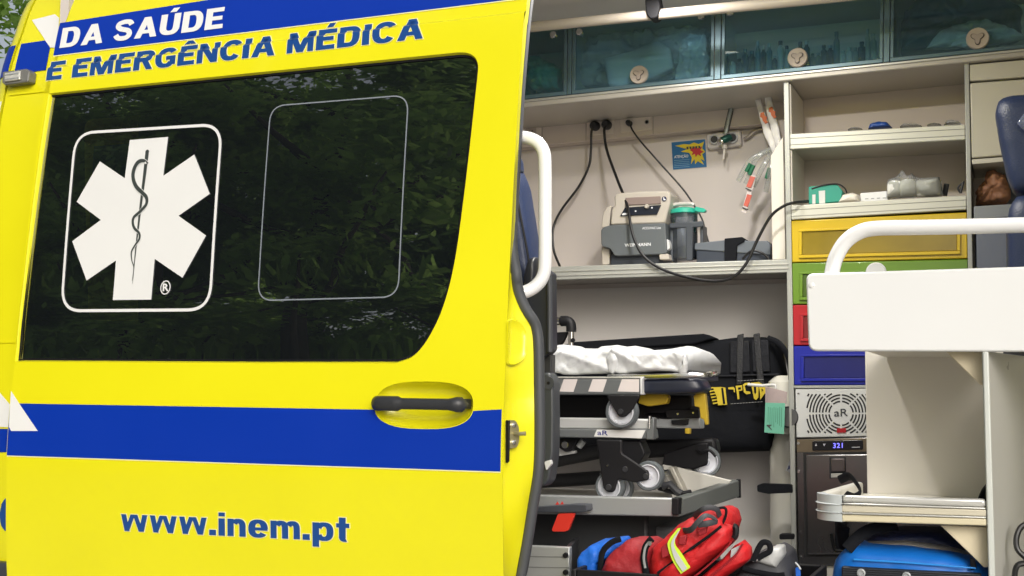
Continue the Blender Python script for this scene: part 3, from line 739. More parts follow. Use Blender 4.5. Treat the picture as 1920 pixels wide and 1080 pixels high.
# --- overhead lockers
oc = thing('overhead_locker', (.2, 1.65, 2.33), 'long overhead locker with four teal glass doors under the ceiling', 'locker')
def zlo(x): return 188+(x-980)*(92-188)/940.
def quad(x0, x1, d0, d1, f=zlo): return [(x0, f(x0)+d0), (x1, f(x1)+d0), (x1, f(x1)+d1), (x0, f(x0)+d1)]
LOCKW = mat('locker_board', (.66, .67, .65), .5, vary=.05)
EDGE = mat('locker_edge_profile', (.50, .47, .42), .4, metal=.2, vary=.04)
plate('edge_profile', quad(700, 2000, 3, 14), YO-.012, .35, EDGE, oc, .004)
plate('edge_bead', quad(700, 2000, -1, 4), YO-.016, .02, ALU, oc, .002)
p = at(1300, zlo(1300), YO)
bm = bmesh.new()
a0, a1 = at(700, zlo(700)-1, YO+.02), at(2000, zlo(2000)-1, YO+.02)
zb_ = min(a0.z, a1.z); poly3(bm, [(a0.x, 1.825, zb_), (a0.x, 1.72, 2.56), (a0.x, 1.73, 2.56), (a0.x, 1.835, zb_)], Vector((a1.x-a0.x, 0, 0))); mk('back_board', bm, mat('locker_back', (.80, .82, .80), .5), oc)
FRAME = mat('teal_grey_profile', (.12, .20, .24), .35, metal=.3, vary=.05)
for i, (x0, x1) in enumerate(((860, 1062), (1072, 1338), (1352, 1655), (1669, 1990))):
    d = plate('glass_door', [(x0, zlo(x0)-3), (x1, zlo(x1)-3), (x1+2, zlo(x1)-150-(x1-1000)*.02), (x0+2, zlo(x0)-138-(x0-1000)*.02)], YO, .005, TEAL, oc, 0)
    plate('door_bottom_profile', [(x0, zlo(x0)-2), (x1, zlo(x1)-2), (x1, zlo(x1)-9), (x0, zlo(x0)-9)], YO-.004, .013, FRAME, d, .001)
    for xx in (x0, x1-6): plate('door_side_profile', [(xx, zlo(xx)-9.5), (xx+6, zlo(xx)-9.5), (xx+8, zlo(xx)-150), (xx+2, zlo(xx)-150)], YO-.004, .013, FRAME, d, .001)
    for xx, yy in (((1038, 66),), ((1087, 61), (1315, 31)), ((1369, 24),), ())[i]:
        c = at(xx, yy, YO); lathe('hinge_cap', c, (0, -1, 0), [(-.006, .0125), (.008, .0125), (.011, .010)], CHROME, d, 16)
    kx = {1: (1199, 141, 17), 2: (1496, 109, 19), 3: (1833, 73, 22)}.get(i)
    if kx:
        c = at(kx[0], kx[1], YO); s = (at(kx[0]+kx[2], kx[1], YO)-c).length
        KN = mat('beige_knob', (.55, .47, .40), .45, vary=.05)
        lathe('knob', c, (0, -1, 0), [(0, s), (.007, s), (.011, s*.94), (.010, s*.78)], KN, d, 28)
        pts = []
        for k in range(36):
            t = 2*math.pi*k/36; r_ = s*(.42+.17*math.cos(3*(t-math.pi/2-math.pi))); pts.append(c+Vector((r_*math.cos(t), -.016, r_*math.sin(t))))
        bm = bmesh.new(); poly3(bm, pts, Vector((0, .008, 0))); mk('knob_grip', bm, mat('beige_grip', (.48, .40, .34), .45), d, .001)
        bm = bmesh.new(); poly3(bm, [c+(q-c)*1.10+Vector((0, .0048, 0)) for q in pts], Vector((0, .002, 0))); mk('knob_groove', bm, BLACK, d, 0)
for x0, x1 in ((1062, 1072), (1338, 1352), (1655, 1669)):
    plate('divider', [(x0+1, zlo(x0)-2), (x1-1, zlo(x1)-2), (x1+1, zlo(x1)-152), (x0+3, zlo(x0)-152)], YO+.004, .30, LOCKW, oc, .001)
    plate('divider_trim', [(x0+1.5, zlo(x0)-2), (x1-1.5, zlo(x1)-2), (x1+.5, zlo(x1)-152), (x0+3.5, zlo(x0)-152)], YO-.004, .006, FRAME, oc, .001)
# contents of the lockers
WPK = mat('white_packet', (.88, .90, .90), .5, bump=.4, bscale=10, vary=.05)
GPL = mat('crumpled_clear_bag', (.74, .84, .82), .25, bump=1.0, bscale=12, vary=.35, vscale=12, coat=.4)
GRN = mat('green_wrap', (.16, .60, .48), .35, bump=.9, bscale=12, vary=.3, vscale=9)
DRK = mat('dark_blue_wrap', (.03, .07, .11), .4, bump=.8, bscale=12, vary=.5, vscale=9)
def single(name, o, label, cat, group=None): o.name = name; return props(o, label, cat, group)
def soft(name, px, Y, dep, m, label, cat, **k):
    return props(pillow(name, px, Y, dep, m, None, **k), label, cat)
soft('paper_packet', [(1133, 112), (1185, 98), (1235, 78), (1258, 92), (1264, 130), (1228, 148), (1160, 168), (1142, 162)], YO+.05, .05, WPK, 'white paper packet leaning behind the second teal locker door', 'packet', p=5, wr=.004, seed=1)
soft('plastic_bag', [(1085, 165), (1080, 110), (1110, 75), (1180, 60), (1270, 52), (1325, 58), (1330, 130), (1300, 148), (1200, 165)], YO+.17, .16, GPL, 'crumpled clear plastic bag behind the white paper packet', 'bag', wr=.024, ws=30, seed=2, n=120, rings=18)
soft('tubing_bag', [(1268, 150), (1275, 90), (1295, 62), (1325, 68), (1330, 140), (1310, 150)], YO+.05, .05, GPL, 'clear bag of coiled tubing beside the white paper packet', 'bag', wr=.014, ws=36, seed=3, n=90, rings=14)
soft('green_packet', [(1000, 170), (985, 110), (1015, 108), (1050, 130), (1052, 168)], YO+.08, .10, GRN, 'crumpled green packet inside the locker door next to the yellow door', 'packet', wr=.02, ws=26, seed=4, n=90, rings=14)
soft('green_packet', [(940, 190), (935, 120), (975, 118), (992, 140), (998, 178)], YO+.13, .10, GRN, 'larger green packet behind the crumpled green packet', 'packet', wr=.02, ws=26, seed=14, n=90, rings=14)
rb = random.Random(3)
bx = 1358; i = 0
VIAL = [mat('vial_blue_grey', (.10, .24, .30), .3, vary=.2), mat('vial_pale', (.45, .60, .62), .3, vary=.1), mat('vial_dark', (.04, .09, .13), .3, vary=.2)]
while bx < 1640:
    wv = rb.uniform(9, 15); hv = rb.uniform(22, 62); yv = zlo(bx)-9; c = at(bx+wv/2, yv, YO+.06+rb.uniform(0, .1)); r_ = wv*.0017*.5; H = hv*.0017
    v = thing('bottle', c, 'small bottle in the row behind the third teal locker door', 'bottle', 'bottles behind the third teal locker door')
    lathe('flask', c, (0, 0, 1), [(0, r_), (H*.7, r_), (H*.8, r_*.5), (H*.85, r_*.5)], rb.choice(VIAL), v, 10)
    lathe('cap', c+Vector((0, 0, H*.85)), (0, 0, 1), [(0, r_*.62), (H*.15, r_*.62)], rb.choice(VIAL), v, 10)
    bx += wv*.95
soft('dressing_pack', [(1690, 105), (1695, 30), (1740, -10), (1870, -12), (1915, 20), (1915, 70), (1850, 88), (1750, 98)], YO+.16, .18, DRK, 'large dark wrapped bundle behind the fourth teal locker door', 'bundle', wr=.02, ws=18, seed=6, n=110, rings=16)
soft('dressing_pack', [(1735, 92), (1760, 60), (1800, 45), (1850, 40), (1905, 55), (1925, 72), (1880, 82), (1800, 90)], YO+.06, .05, GPL, 'pale clear-wrapped dressing in front of the dark bundle', 'packet', wr=.014, ws=30, seed=7, n=90, rings=14)
# --- ceiling grab rail
gr = thing('grab_rail', at(1230, 45, 1.25), 'beige tubular grab rail along the ceiling on a black bracket', 'rail')
RAIL = mat('beige_rail', (.55, .49, .42), .35, vary=.03)
tube('rail', [at(820, 68, 1.22), at(1490, 2, 1.22), at(1900, -40, 1.22)], .0165, RAIL, gr, 1, 16)
c = at(1226, 34, 1.22)
bm = bmesh.new(); poly3(bm, [at(a, b, 1.195) for a, b in fillet([(1212, -90), (1234, -92), (1234, -6), (1238, 12), (1232, 33), (1219, 36), (1211, 26), (1209, 4)], 5)], Vector((0, .05, 0))); mk('bracket', bm, BLACK, gr, .004)

# --- socket strip on the wall
ss = thing('socket_strip', at(1250, 255, 1.8), 'long beige socket strip on the wall under the lockers', 'socket strip')
YS = 1.80
SOCK = mat('socket_strip_beige', (.66, .58, .53), .45, vary=.03)
plate('channel', [(700, 250), (1470, 179), (1470, 229), (700, 302)], YS, .048, SOCK, ss, .003)
plate('lower_lip', [(700, 302.3), (1470, 229.3), (1470, 232), (700, 305)], YS+.012, .036, mat('strip_lip', (.55, .48, .43), .5), ss, .003)
FACE = mat('socket_face', (.74, .66, .60), .4, vary=.02)
for nm, q in (('faceplate', [(975, 233), (1014, 228), (1015, 272), (976, 276)]), ('faceplate', [(1100, 216), (1150, 211), (1151, 250), (1101, 255)]), ('faceplate', [(1162, 211), (1222, 205), (1223, 243), (1163, 249)])):
    plate(nm, q, YS-.005, .006, FACE, ss, .002, 2)
for xx in (1016, 1098, 1224): plate('joint', [(xx, 180+(1470-xx)*.092), (xx+1.2, 180+(1470-xx)*.092), (xx+1.2, 228+(1470-xx)*.0945), (xx, 228+(1470-xx)*.0945)], YS-.0012, .003, mat('joint_shadow', (.40, .35, .31), .6), ss, 0)
c = at(996, 246, YS-.005); lathe('socket_well', c, (0, -1, 0), [(0, .022), (.004, .022), (.005, .019), (.001, .018)], mat('socket_beige_dark', (.55, .48, .43), .5), ss, 24)
for dx in (-.006, .006): lathe('socket_pin', c+Vector((dx, -.0052, 0)), (0, -1, 0), [(0, .0025), (.0005, .0025)], BLACK, ss, 8)
c = at(1213, 229, YS-.005); lathe('outlet_ring', c, (0, -1, 0), [(0, .0085), (.003, .0085), (.003, .006)], CHROME, ss, 16); lathe('outlet', c, (0, -1, 0), [(0, .0058), (.0035, .0058)], BLACK, ss, 14)
LBL = mat('print_dark', (.05, .05, .05), .6, vary=0)
textpx('print', '230 V', (981, 236.5), (993, 235.3), (981, 233), YS-.0056, LBL, ss, .02)
textpx('print', '230 V', (1122, 222.5), (1134, 221.2), (1122, 219), YS-.0056, LBL, ss, .02)
textpx('print', '12 V', (1193, 216.5), (1202, 215.5), (1193, 213), YS-.0056, LBL, ss, .02)
# --- power cables
CAB = mat('cable_black', (.008, .008, .009), .4, vary=.1)
def cable(label, plug, pr, path, r):
    c = at(*plug, YS-.005); t = thing('power_cable', c, label, 'cable')
    lathe('plug', c, (0, -1, 0), [(0, pr), (.018, pr), (.026, pr*.85), (.034, pr*.55)], DARK, t, 20)
    tubepx('cord', path, r, CAB, t, 7, 8)
cable('black cable hanging from the twin socket down to the wall shelf', (1117, 237), .0175, [(1114, 238, 1.768), (1109, 247, 1.763), (1108, 280, 1.77), (1104, 312, 1.775), (1085, 350, 1.78), (1055, 390, 1.78), (1040, 418, 1.78), (1036, 442, 1.77), (1039, 472, 1.76), (1050, 500, 1.74)], .0045)
cable('long black cable looping in front of the suction pump and over the shelf edge', (1139, 235), .0175, [(1136, 236, 1.768), (1133, 246, 1.755), (1138, 282, 1.74), (1158, 338, 1.66), (1176, 385, 1.56), (1186, 438, 1.505), (1205, 478, 1.492), (1240, 504, 1.485), (1290, 520, 1.48), (1340, 527, 1.48), (1375, 519, 1.48), (1400, 493, 1.48), (1420, 450, 1.48), (1445, 406, 1.475), (1470, 386, 1.472), (1490, 380, 1.475), (1510, 378, 1.52), (1530, 374, 1.58)], .0050)
cable('thin black cable running from the round socket to the grey charger', (1181, 232), .0105, [(1182, 234, 1.768), (1186, 244, 1.765), (1202, 266, 1.77), (1240, 309, 1.775), (1280, 354, 1.775), (1302, 386, 1.77), (1316, 410, 1.765), (1322, 432, 1.755), (1329, 456, 1.74)], .0032)
# --- sticker
sk_ = thing('warning_sticker', at(1292, 316, 1.849), 'blue warning sticker with yellow and red burst on the wall', 'sticker')
YW = 1.849
plate('backing', [(1259, 267), (1322, 261), (1325, 313), (1262, 318)], YW-.001, .001, mat('sticker_blue', (.012, .13, .32), .5, vary=.03), sk_, 0)
def zq(p): return (1250+p[0]/4.5, 180+p[1]/4.5)
plate('burst', [zq(p) for p in ((70, 420), (150, 405), (190, 410), (230, 392), (270, 405), (315, 385), (298, 440), (325, 470), (300, 490), (318, 545), (285, 530), (315, 580), (262, 550), (240, 575), (235, 530), (205, 575), (212, 520), (190, 480), (120, 470), (170, 448))], YW-.002, .001, mat('sticker_yellow', (.72, .55, .02), .5), sk_, 0)
plate('red_burst', [zq(p) for p in ((195, 455), (230, 425), (260, 440), (300, 425), (285, 455), (312, 470), (285, 485), (290, 510), (262, 492), (245, 515), (238, 488), (210, 500), (222, 475))], YW-.003, .001, mat('sticker_red', (.5, .02, .03), .5), sk_, 0)
for k in range(5): 
    x0 = 166+k*25; plate('burst_print', [zq((x0, 430-k*2)), zq((x0+17, 428-k*2)), zq((x0+18, 447-k*2)), zq((x0+3, 450-k*2))], YW-.004, .0008, LBL, sk_, 0)
PRW = mat('print_white', (.75, .77, .8), .6, vary=0)
textpx('print', 'ATENÇÃO', zq((64, 526)), zq((182, 517)), zq((64, 503)), YW-.0022, PRW, sk_, .02)
for k in range(5): plate('print_line', [zq((62, 543+k*15)), zq((192, 533+k*15)), zq((192, 536+k*15)), zq((62, 546+k*15))], YW-.0018, .0007, mat('print_pale_blue', (.25, .42, .6), .6, vary=0), sk_, 0)
# --- oxygen outlet with flow meter
ox = thing('oxygen_outlet', at(1357, 262, 1.85), 'wall oxygen outlet with a glass flow meter tube', 'gas outlet')
plate('base_plate', [(1324, 251), (1388, 242), (1391, 273), (1326, 280)], 1.825, .024, mat('outlet_grey', (.60, .56, .53), .4), ox, .004, 6)
for px, rr in (((1340, 262), .018), ((1374, 259), .020)):
    c = at(*px, 1.825); lathe('port_ring', c, (0, -1, 0), [(0, rr), (.012, rr), (.014, rr*.85), (.008, rr*.75)], LGREY, ox, 20); lathe('port', c, (0, -1, 0), [(0, rr*.7), (.009, rr*.7)], DARK, ox, 16)
GMET = mat('green_metal', (.02, .10, .08), .3, metal=.4)
c = at(1360, 262, 1.80); tube('valve', [at(1352, 264, 1.79), at(1360, 261, 1.79), at(1370, 257, 1.80)], [.012, .014, .012], GMET, ox, 0, 14)
lathe('valve_cap', at(1352, 266, 1.785), (-.3, -1, -.1), [(0, .011), (.01, .011), (.012, .008)], CHROME, ox, 14)
tube('flow_tube', [at(1360, 252, 1.79), at(1372, 199, 1.79)], .0095, CLEAR, ox, 0, 14)
tube('flow_scale', [at(1361, 250, 1.79), at(1371, 203, 1.79)], .0045, mat('flow_white', (.7, .7, .68), .4), ox, 0, 10)
lathe('tube_cap', at(1372, 201, 1.79), (.15, 0, 1), [(0, .010), (.006, .010)], CHROME, ox, 14)
lathe('nozzle', at(1359, 272, 1.79), (-.1, 0, -1), [(0, .009), (.012, .009), (.014, .005), (.05, .003)], mat('nozzle_white', (.72, .68, .62), .4), ox, 12)
tube('wall_pipe', [at(1396, 261, 1.84), at(1403, 257, 1.835), at(1420, 244, 1.835), at(1450, 240, 1.835), at(1474, 237, 1.835)], .007, mat('pipe_beige', (.42, .37, .33), .4, metal=.3), ox, 4, 10)
# --- hanging sachets
SACH = mat('white_sachet', (.78, .76, .73), .35, bump=.9, bscale=20, vary=.08, coat=.3)
ORNG = mat('orange_print', (.70, .16, .04), .5, vary=.2, vscale=40)
for i, (q, lb) in enumerate((([(1414, 182), (1424, 178), (1437, 220), (1452, 258), (1460, 292), (1450, 290), (1432, 250)], 'white sachet with orange print hanging beside the steel cabinet post'),
                             ([(1433, 172), (1444, 170), (1452, 205), (1462, 245), (1468, 285), (1458, 286), (1447, 250), (1436, 205)], 'longer white sachet with orange print hung over its neighbour'))):
    s = thing('sachet', at(q[0][0], q[0][1], 1.7), lb, 'sachet')
    pillow('wrapper', q, 1.70-.012*i, .016, SACH, s, wr=.004, ws=30, n=40, rings=5, seed=i+20)
    cx, cy = (1432, 221) if i == 0 else (1448, 211)
    bm = bmesh.new(); poly3(bm, [at(cx+a, cy+b, 1.688-.012*i) for a, b in ((-6, -9), (0, -11), (2, -4), (6, -2), (5, 4), (8, 8), (3, 11), (-2, 5), (-3, 0), (-7, -2))], Vector((0, .004, 0))); mk('print', bm, ORNG, s, 0)
tb = thing('tubing_pack', at(1430, 300, 1.72), 'clear packs of green and red marked tubing tucked over the white board', 'medical pack')
for k, (a, b, c_) in enumerate((((1445, 280), (1408, 300), (1384, 340)), ((1450, 278), (1420, 296), (1398, 345)), ((1448, 284), (1432, 310), (1412, 350)), ((1452, 284), (1444, 320), (1436, 360)))):
    tubepx('clear_sleeve', [(*a, 1.70), (*b, 1.69-.004*k), (*c_, 1.70)], .009, glass('sleeve_clear', (.80, .82, .80), 1.4, .12, 0, .25, (.7, .7, .68)), tb, 6, 10, .5)
for a, b in (((1407, 307), (1399, 322)), ((1413, 310), (1405, 328)), ((1443, 315), (1437, 335))): tubepx('green_connector', [(*a, 1.685), (*b, 1.685)], .007, mat('green_connector', (.02, .16, .08), .4), tb, 1, 10)
plate('red_label', [(1407, 330), (1416, 332), (1408, 352), (1399, 350)], 1.672, .003, mat('red_label', (.62, .12, .08), .5, vary=.2, vscale=50), tb, 0)
plate('red_label', [(1401, 364), (1410, 366), (1402, 388), (1394, 385)], 1.674, .003, mat('red_label', (.62, .12, .08), .5), tb, 0)
plate('label_strip', [(1409, 328), (1418, 330), (1399, 400), (1390, 397)], 1.676, .003, mat('pale_label', (.66, .60, .58), .5), tb, 0)
for a in ((1399, 352), (1393, 388)): plate('label_bar', [(a[0]-1, a[1]), (a[0]+10, a[1]+4), (a[0]+9.5, a[1]+6), (a[0]-1.5, a[1]+2)], 1.670, .002, LBL, tb, 0)
# --- wall shelf
sh = thing('wall_shelf', at(1250, 510, 1.6), 'long grey wall shelf with ribbed front edge under the sockets', 'shelf')
SHF = mat('shelf_grey_edge', (.42, .43, .40), .42, metal=.25, vary=.04)
def zsh(x): return 498+(x-1100)*(486-498)/373.
plate('board', quad(800, 1478, 2, 18, zsh), YO+.02, .33, mat('shelf_board', (.45, .42, .39), .5), sh, .002)
plate('front_edge', quad(800, 1478, 0, 25, zsh), YO+.002, .018, SHF, sh, .003)
for d in (8, 16): plate('edge_rib', quad(800, 1478, d, d+2, zsh), YO-.001, .004, ALU, sh, .0005)
plate('white_end_board', [(1445, 292), (1468, 256), (1473, 486), (1448, 487)], YO+.045, .018, OFFW, sh, .002)
# --- suction pump
def za(p): return (1110+p[0]/6.352, 340+p[1]/6.352)
ac = thing('suction_pump', at(1195, 500, 1.6), 'grey and beige medical suction pump with collecting jar on the shelf', 'suction pump')
YA = 1.56
BEI = mat('pump_beige', (.52, .48, .42), .42, vary=.04); PGR = mat('pump_grey', (.115, .13, .14), .45, vary=.05)
plate('upper_case', [za(p) for p in ((215, 520), (232, 330), (268, 290), (262, 170), (300, 140), (560, 118), (900, 112), (930, 140), (930, 260), (890, 400), (872, 500))], YA+.012, .13, BEI, ac, .006)
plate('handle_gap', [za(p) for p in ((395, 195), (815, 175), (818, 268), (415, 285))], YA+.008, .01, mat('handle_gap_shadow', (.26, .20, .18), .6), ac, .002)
plate('control_panel', [za(p) for p in ((390, 312), (820, 280), (770, 392), (335, 412))], YA+.006, .01, mat('panel_navy', (.012, .016, .028), .35, vary=.1), ac, .001)
lathe('control_knob', at(*za((655, 300)), YA+.006), (0, -1, 0), [(0, .008), (.006, .0075), (.008, .006)], BEI, ac, 18)
for q in ((520, 355), (715, 315)): lathe('indicator', at(*za(q), YA+.006), (0, -1, 0), [(0, .003), (.001, .003)], PRW, ac, 10)
plate('panel_badge', [za(p) for p in ((355, 392), (370, 378), (420, 376), (415, 398), (362, 404))], YA+.004, .003, PRW, ac, 0)
c = at(*za((860, 210)), YA+.011); lathe('round_badge', c, (0, -1, 0), [(0, .0085), (.001, .0085)], mat('badge_navy', (.01, .012, .06), .4), ac, 20)
plate('badge_mark', [za(p) for p in ((848, 190), (858, 190), (860, 208), (878, 212), (872, 226), (850, 224))], YA+.008, .002, PRW, ac, 0)
plate('lower_case', fillet([za(p) for p in ((105, 575), (140, 545), (215, 522), (872, 496), (890, 850), (840, 868), (270, 890), (215, 800), (108, 770))], [6, 4, 0, 2, 3, 4, 5, 4, 6]), YA, .15, PGR, ac, .005)
plate('foot', [za(p) for p in ((230, 860), (830, 865), (850, 990), (215, 1000))], YA+.02, .12, mat('pump_foot', (.035, .042, .055), .5), ac, .004)
plate('side_hose_guard', fillet([za(p) for p in ((110, 560), (125, 400), (175, 300), (235, 290), (222, 340), (205, 540))], 4), YA+.03, .05, BEI, ac, .004)
plate('side_hose_guard', [za(p) for p in ((112, 775), (212, 800), (205, 990), (115, 1000))], YA+.03, .05, BEI, ac, .004)
plate('release_tab', [za(p) for p in ((800, 872), (905, 862), (920, 930), (805, 932))], YA-.004, .05, BEI, ac, .002)
plate('side_clip', fillet([za(p) for p in ((872, 690), (905, 690), (925, 740), (925, 800), (880, 830))], 2), YA+.01, .05, LGREY, ac, .002)
textpx('print', 'ACCUVAC Lite', za((598, 572)), za((820, 566)), za((598, 545)), YA-.001, PRW, ac, .012)
textpx('print', 'WEINMANN', za((388, 780)), za((700, 768)), za((388, 742)), YA-.001, PRW, ac, .02)
# collecting jar
c = at(*za((1100, 930)), YA+.07); tp = at(*za((1100, 380)), YA+.07); r_ = (at(*za((1290, 600)), YA+.07)-at(*za((930, 600)), YA+.07)).length/2*.86
lathe('jar', c, (0, 0, 1), [(0, r_*.9), (.01, r_), (tp.z-c.z, r_*1.02)], glass('jar_smoke', (.55, .6, .66), 1.4, .05, 0, .15, (.2, .23, .27)), ac, 28)
JG = mat('jar_lid_green', (.03, .45, .32), .35, vary=.06)
lathe('jar_lid', tp+Vector((0, 0, -.006)), (0, 0, 1), [(0, r_*.95), (.004, r_*1.08), (.016, r_*1.08), (.020, r_*.9), (.024, r_*.6)], JG, ac, 28)
plate('lid_tab', fillet([za(p) for p in ((1230, 300), (1330, 320), (1360, 345), (1330, 370), (1270, 365), (1220, 350))], 1.5), YA+.03, .02, JG, ac, .002)
tube('suction_hose', [at(*za(p), YA+.06) for p in ((960, 420), (940, 380), (935, 320), (965, 285), (1050, 268), (1180, 268), (1210, 285))], .0065, mat('hose_clear', (.58, .55, .52), .3), ac, 5, 10)
JH = mat('jar_holder', (.06, .07, .085), .45)
plate('jar_holder_front', [za(p) for p in ((920, 500), (1320, 470), (1325, 540), (1200, 545), (1195, 940), (1120, 945), (1115, 550), (925, 560))], YA+.02, .014, JH, ac, .003)
for x0 in (925, 1285): plate('jar_holder_side', [za((x0, 520)), za((x0+38, 518)), za((x0+40, 950)), za((x0+4, 950))], YA+.036, .06, JH, ac, .003)
# --- grey charger box with strap
ch = thing('charger_case', at(1380, 485, 1.6), 'low blue-grey equipment case strapped to the shelf beside the pump', 'case')
CH1 = mat('charger_top', (.12, .14, .165), .45, vary=.05); CH2 = mat('charger_body', (.035, .045, .065), .45)
plate('lid', fillet([(1303, 456), (1360, 450), (1440, 452), (1446, 462), (1444, 478), (1302, 468)], 2), 1.57, .20, CH1, ch, .004)
plate('body', [(1305, 468), (1444, 474), (1442, 500), (1306, 502)], 1.574, .19, CH2, ch, .004)
plate('strap', [(1358, 447), (1392, 444), (1396, 452), (1382, 460), (1380, 490), (1358, 492)], 1.562, .20, BLKF, ch, .003)
tubepx('lead', [(1392, 486, 1.555), (1410, 470, 1.555), (1430, 475, 1.555), (1442, 486, 1.56)], .004, CAB, ch, 5, 8)

# ================================================================== TALL CABINET
tc_ = thing('storage_cabinet', at(1650, 1080, 1.6), 'tall storage cabinet with open shelves and coloured drawers', 'cabinet')
YT = YO+.002
def mixx(l, r, y): return l, r
LP = lambda y: 1469+(y-155)*15/895.     # left edge of the left post
RP = lambda y: 1808+(y-125)*5/275.
plate('post', [(LP(150), 150), (LP(150)+10, 150), (LP(1110)+10, 1110), (LP(1110), 1110)], YT, .32, ALUP, tc_, .002)
plate('post', [(RP(118), 118), (RP(118)+9, 118), (RP(1110)+9, 1110), (RP(1110), 1110)], YT, .32, ALUP, tc_, .002)
def row(y0l, y1l, y0r, y1r): 
    return [(LP(y0l)+10.3, y0l), (RP(y0r)-.3, y0r), (RP(y1r)-.3, y1r), (LP(y1l)+10.3, y1l)]
CB = mat('cabinet_back_beige', (.62, .54, .48), .5, vary=.03)
plate('back_board', [(1440, 140), (1860, 100), (1870, 420), (1450, 430)], YT+.26, .01, CB, tc_, 0)
for y0l, y0r, th in ((251, 233, 29), (385, 366, 27)):
    plate('shelf_board', row(y0l+2, y0l+th-3, y0r+2, y0r+th-3), YT+.016, .245, mat('cabinet_shelf', (.52, .49, .43), .45), tc_, .001)
    plate('shelf_edge', row(y0l, y0l+th, y0r, y0r+th), YT, .015, mat('shelf_edge_cream', (.60, .60, .52), .4, metal=.15), tc_, .003)
    for d in (8, 20): plate('edge_groove', row(y0l+d, y0l+d+1.3, y0r+d, y0r+d+1.3), YT-.0008, .002, mat('groove_grey', (.25, .25, .22), .5), tc_, 0)
plate('side_board', [(1480, 158), (1483, 158), (1487, 412), (1484, 412)], YT+.01, .25, OFFW, tc_, 0)
def tint(name, c): return mat(name, c, .35, coat=.3, vary=.12, vscale=5)
def drawer(name, y0l, y1l, y0r, y1r, c, lb, knob=None):
    d = plate('drawer', row(y0l, y1l, y0r, y1r), YT+.004, .012, tint(name+'_plastic', c), tc_, .003, label=lb)
    # raised rim round a recessed field
    f = lambda u, v: ((1-u)*(LP((y0l+y1l)/2)+10.3)+u*RP((y0r+y1r)/2), (1-u)*(y0l+(y1l-y0l)*v)+u*(y0r+(y1r-y0r)*v))
    dk = tuple(x*.55 for x in c)
    plate('field', [f(.06, .28), f(.94, .28), f(.94, .82), f(.06, .82)], YT+.0015, .004, mat(name+'_field', tuple(x*.45+.012 for x in c), .2, coat=.5, vary=.35, vscale=5), d, .001)
    for q in ([f(.04, .22), f(.96, .22), f(.96, .27), f(.04, .27)], [f(.04, .83), f(.96, .83), f(.96, .90), f(.04, .90)], [f(.04, .275), f(.058, .275), f(.058, .825), f(.04, .825)], [f(.942, .275), f(.96, .275), f(.96, .825), f(.942, .825)]):
        plate('rim', q, YT-.003, .008, tint(name+'_rim', c), d, .001)
    if knob:
        c_ = at(knob[0], knob[1], YT-.004); lathe('knob', c_, (0, -1, 0), [(0, .031), (.006, .031), (.009, .028), (.008, .018)], LGREY, d, 28)
    return d
drawer('yellow', 414, 492, 398, 484.5, (.60, .42, .008), 'yellow translucent drawer', None)
drawer('green', 493.5, 570.5, 486, 566, (.13, .25, .02), 'green translucent drawer', (1643, 511))
drawer('red', 572, 647.5, 567.5, 645, (.40, .010, .018), 'red translucent drawer')
drawer('blue', 649, 722, 646.5, 721, (.006, .014, .30), 'blue translucent drawer')
plate('rail', row(723, 728, 722, 727), YT-.001, .3, ALUP, tc_, .001)
# --- heater with round grille
ht = thing('heater', at(1590, 820, YT), 'light grey heater panel with round slotted grille and a logo', 'heater')
HP = mat('heater_grey', (.56, .57, .56), .4, vary=.03)
plate('panel', [(1491, 729.5), (1760, 727), (1762, 816), (1493, 821)], YT+.001, .05, HP, ht, .003)
def arcs(cx, cy, r0, r1, x0, x1, y0, y1, n=160):
    """ring strip clipped to a pixel window -> list of pieces (front quads)"""
    pcs = []; cur = []
    for k in range(n+1):
        t = 2*math.pi*k/n; rm = (r0+r1)/2; X, Y_ = cx+rm*math.cos(t), cy+rm*math.sin(t)
        blk = any(abs(((t-s+math.pi) % (2*math.pi))-math.pi)*rm < 1.3 for s in [math.pi/4*i for i in range(8)])
        if x0 < X < x1 and y0 < Y_ < y1 and not blk: cur.append(t)
        elif cur: pcs.append(cur); cur = []
    if cur: pcs.append(cur)
    return pcs
gcx, gcy = 1577, 775
SLOT = mat('slot_black', (.012, .012, .012), .6, vary=0)
for r0 in range(21, 84, 6):
    for ts in arcs(gcx, gcy, r0, r0+3, 1513, 1650, 738, 812):
        if len(ts) < 3: continue
        bm = bmesh.new(); A = []
        for t in ts: A.append([bm.verts.new(at(gcx+r*math.cos(t), gcy+r*math.sin(t), YT+.0002)) for r in (r0, r0+3)])
        for a, b in zip(A, A[1:]): bm.faces.new((a[0], a[1], b[1], b[0]))
        mk('slot', bm, SLOT, ht, smooth=False)
LOGO = mat('logo_dark', (.04, .045, .05), .5, vary=0)
textpx('logo', 'aR', (1564, 781), (1590, 780), (1564, 767), YT-.0004, LOGO, ht, .01)
plate('indicator', [(1569, 803), (1586, 802.5), (1586, 811), (1569, 811.5)], YT-.003, .006, mat('indicator_red', (.10, .004, .006), .3, vary=.3, vscale=80, emit=(1, .02, .03), es=.25), ht, .001)
lathe('screw', at(1497, 738, YT), (0, -1, 0), [(0, .004), (.0015, .003)], CHROME, ht, 8)
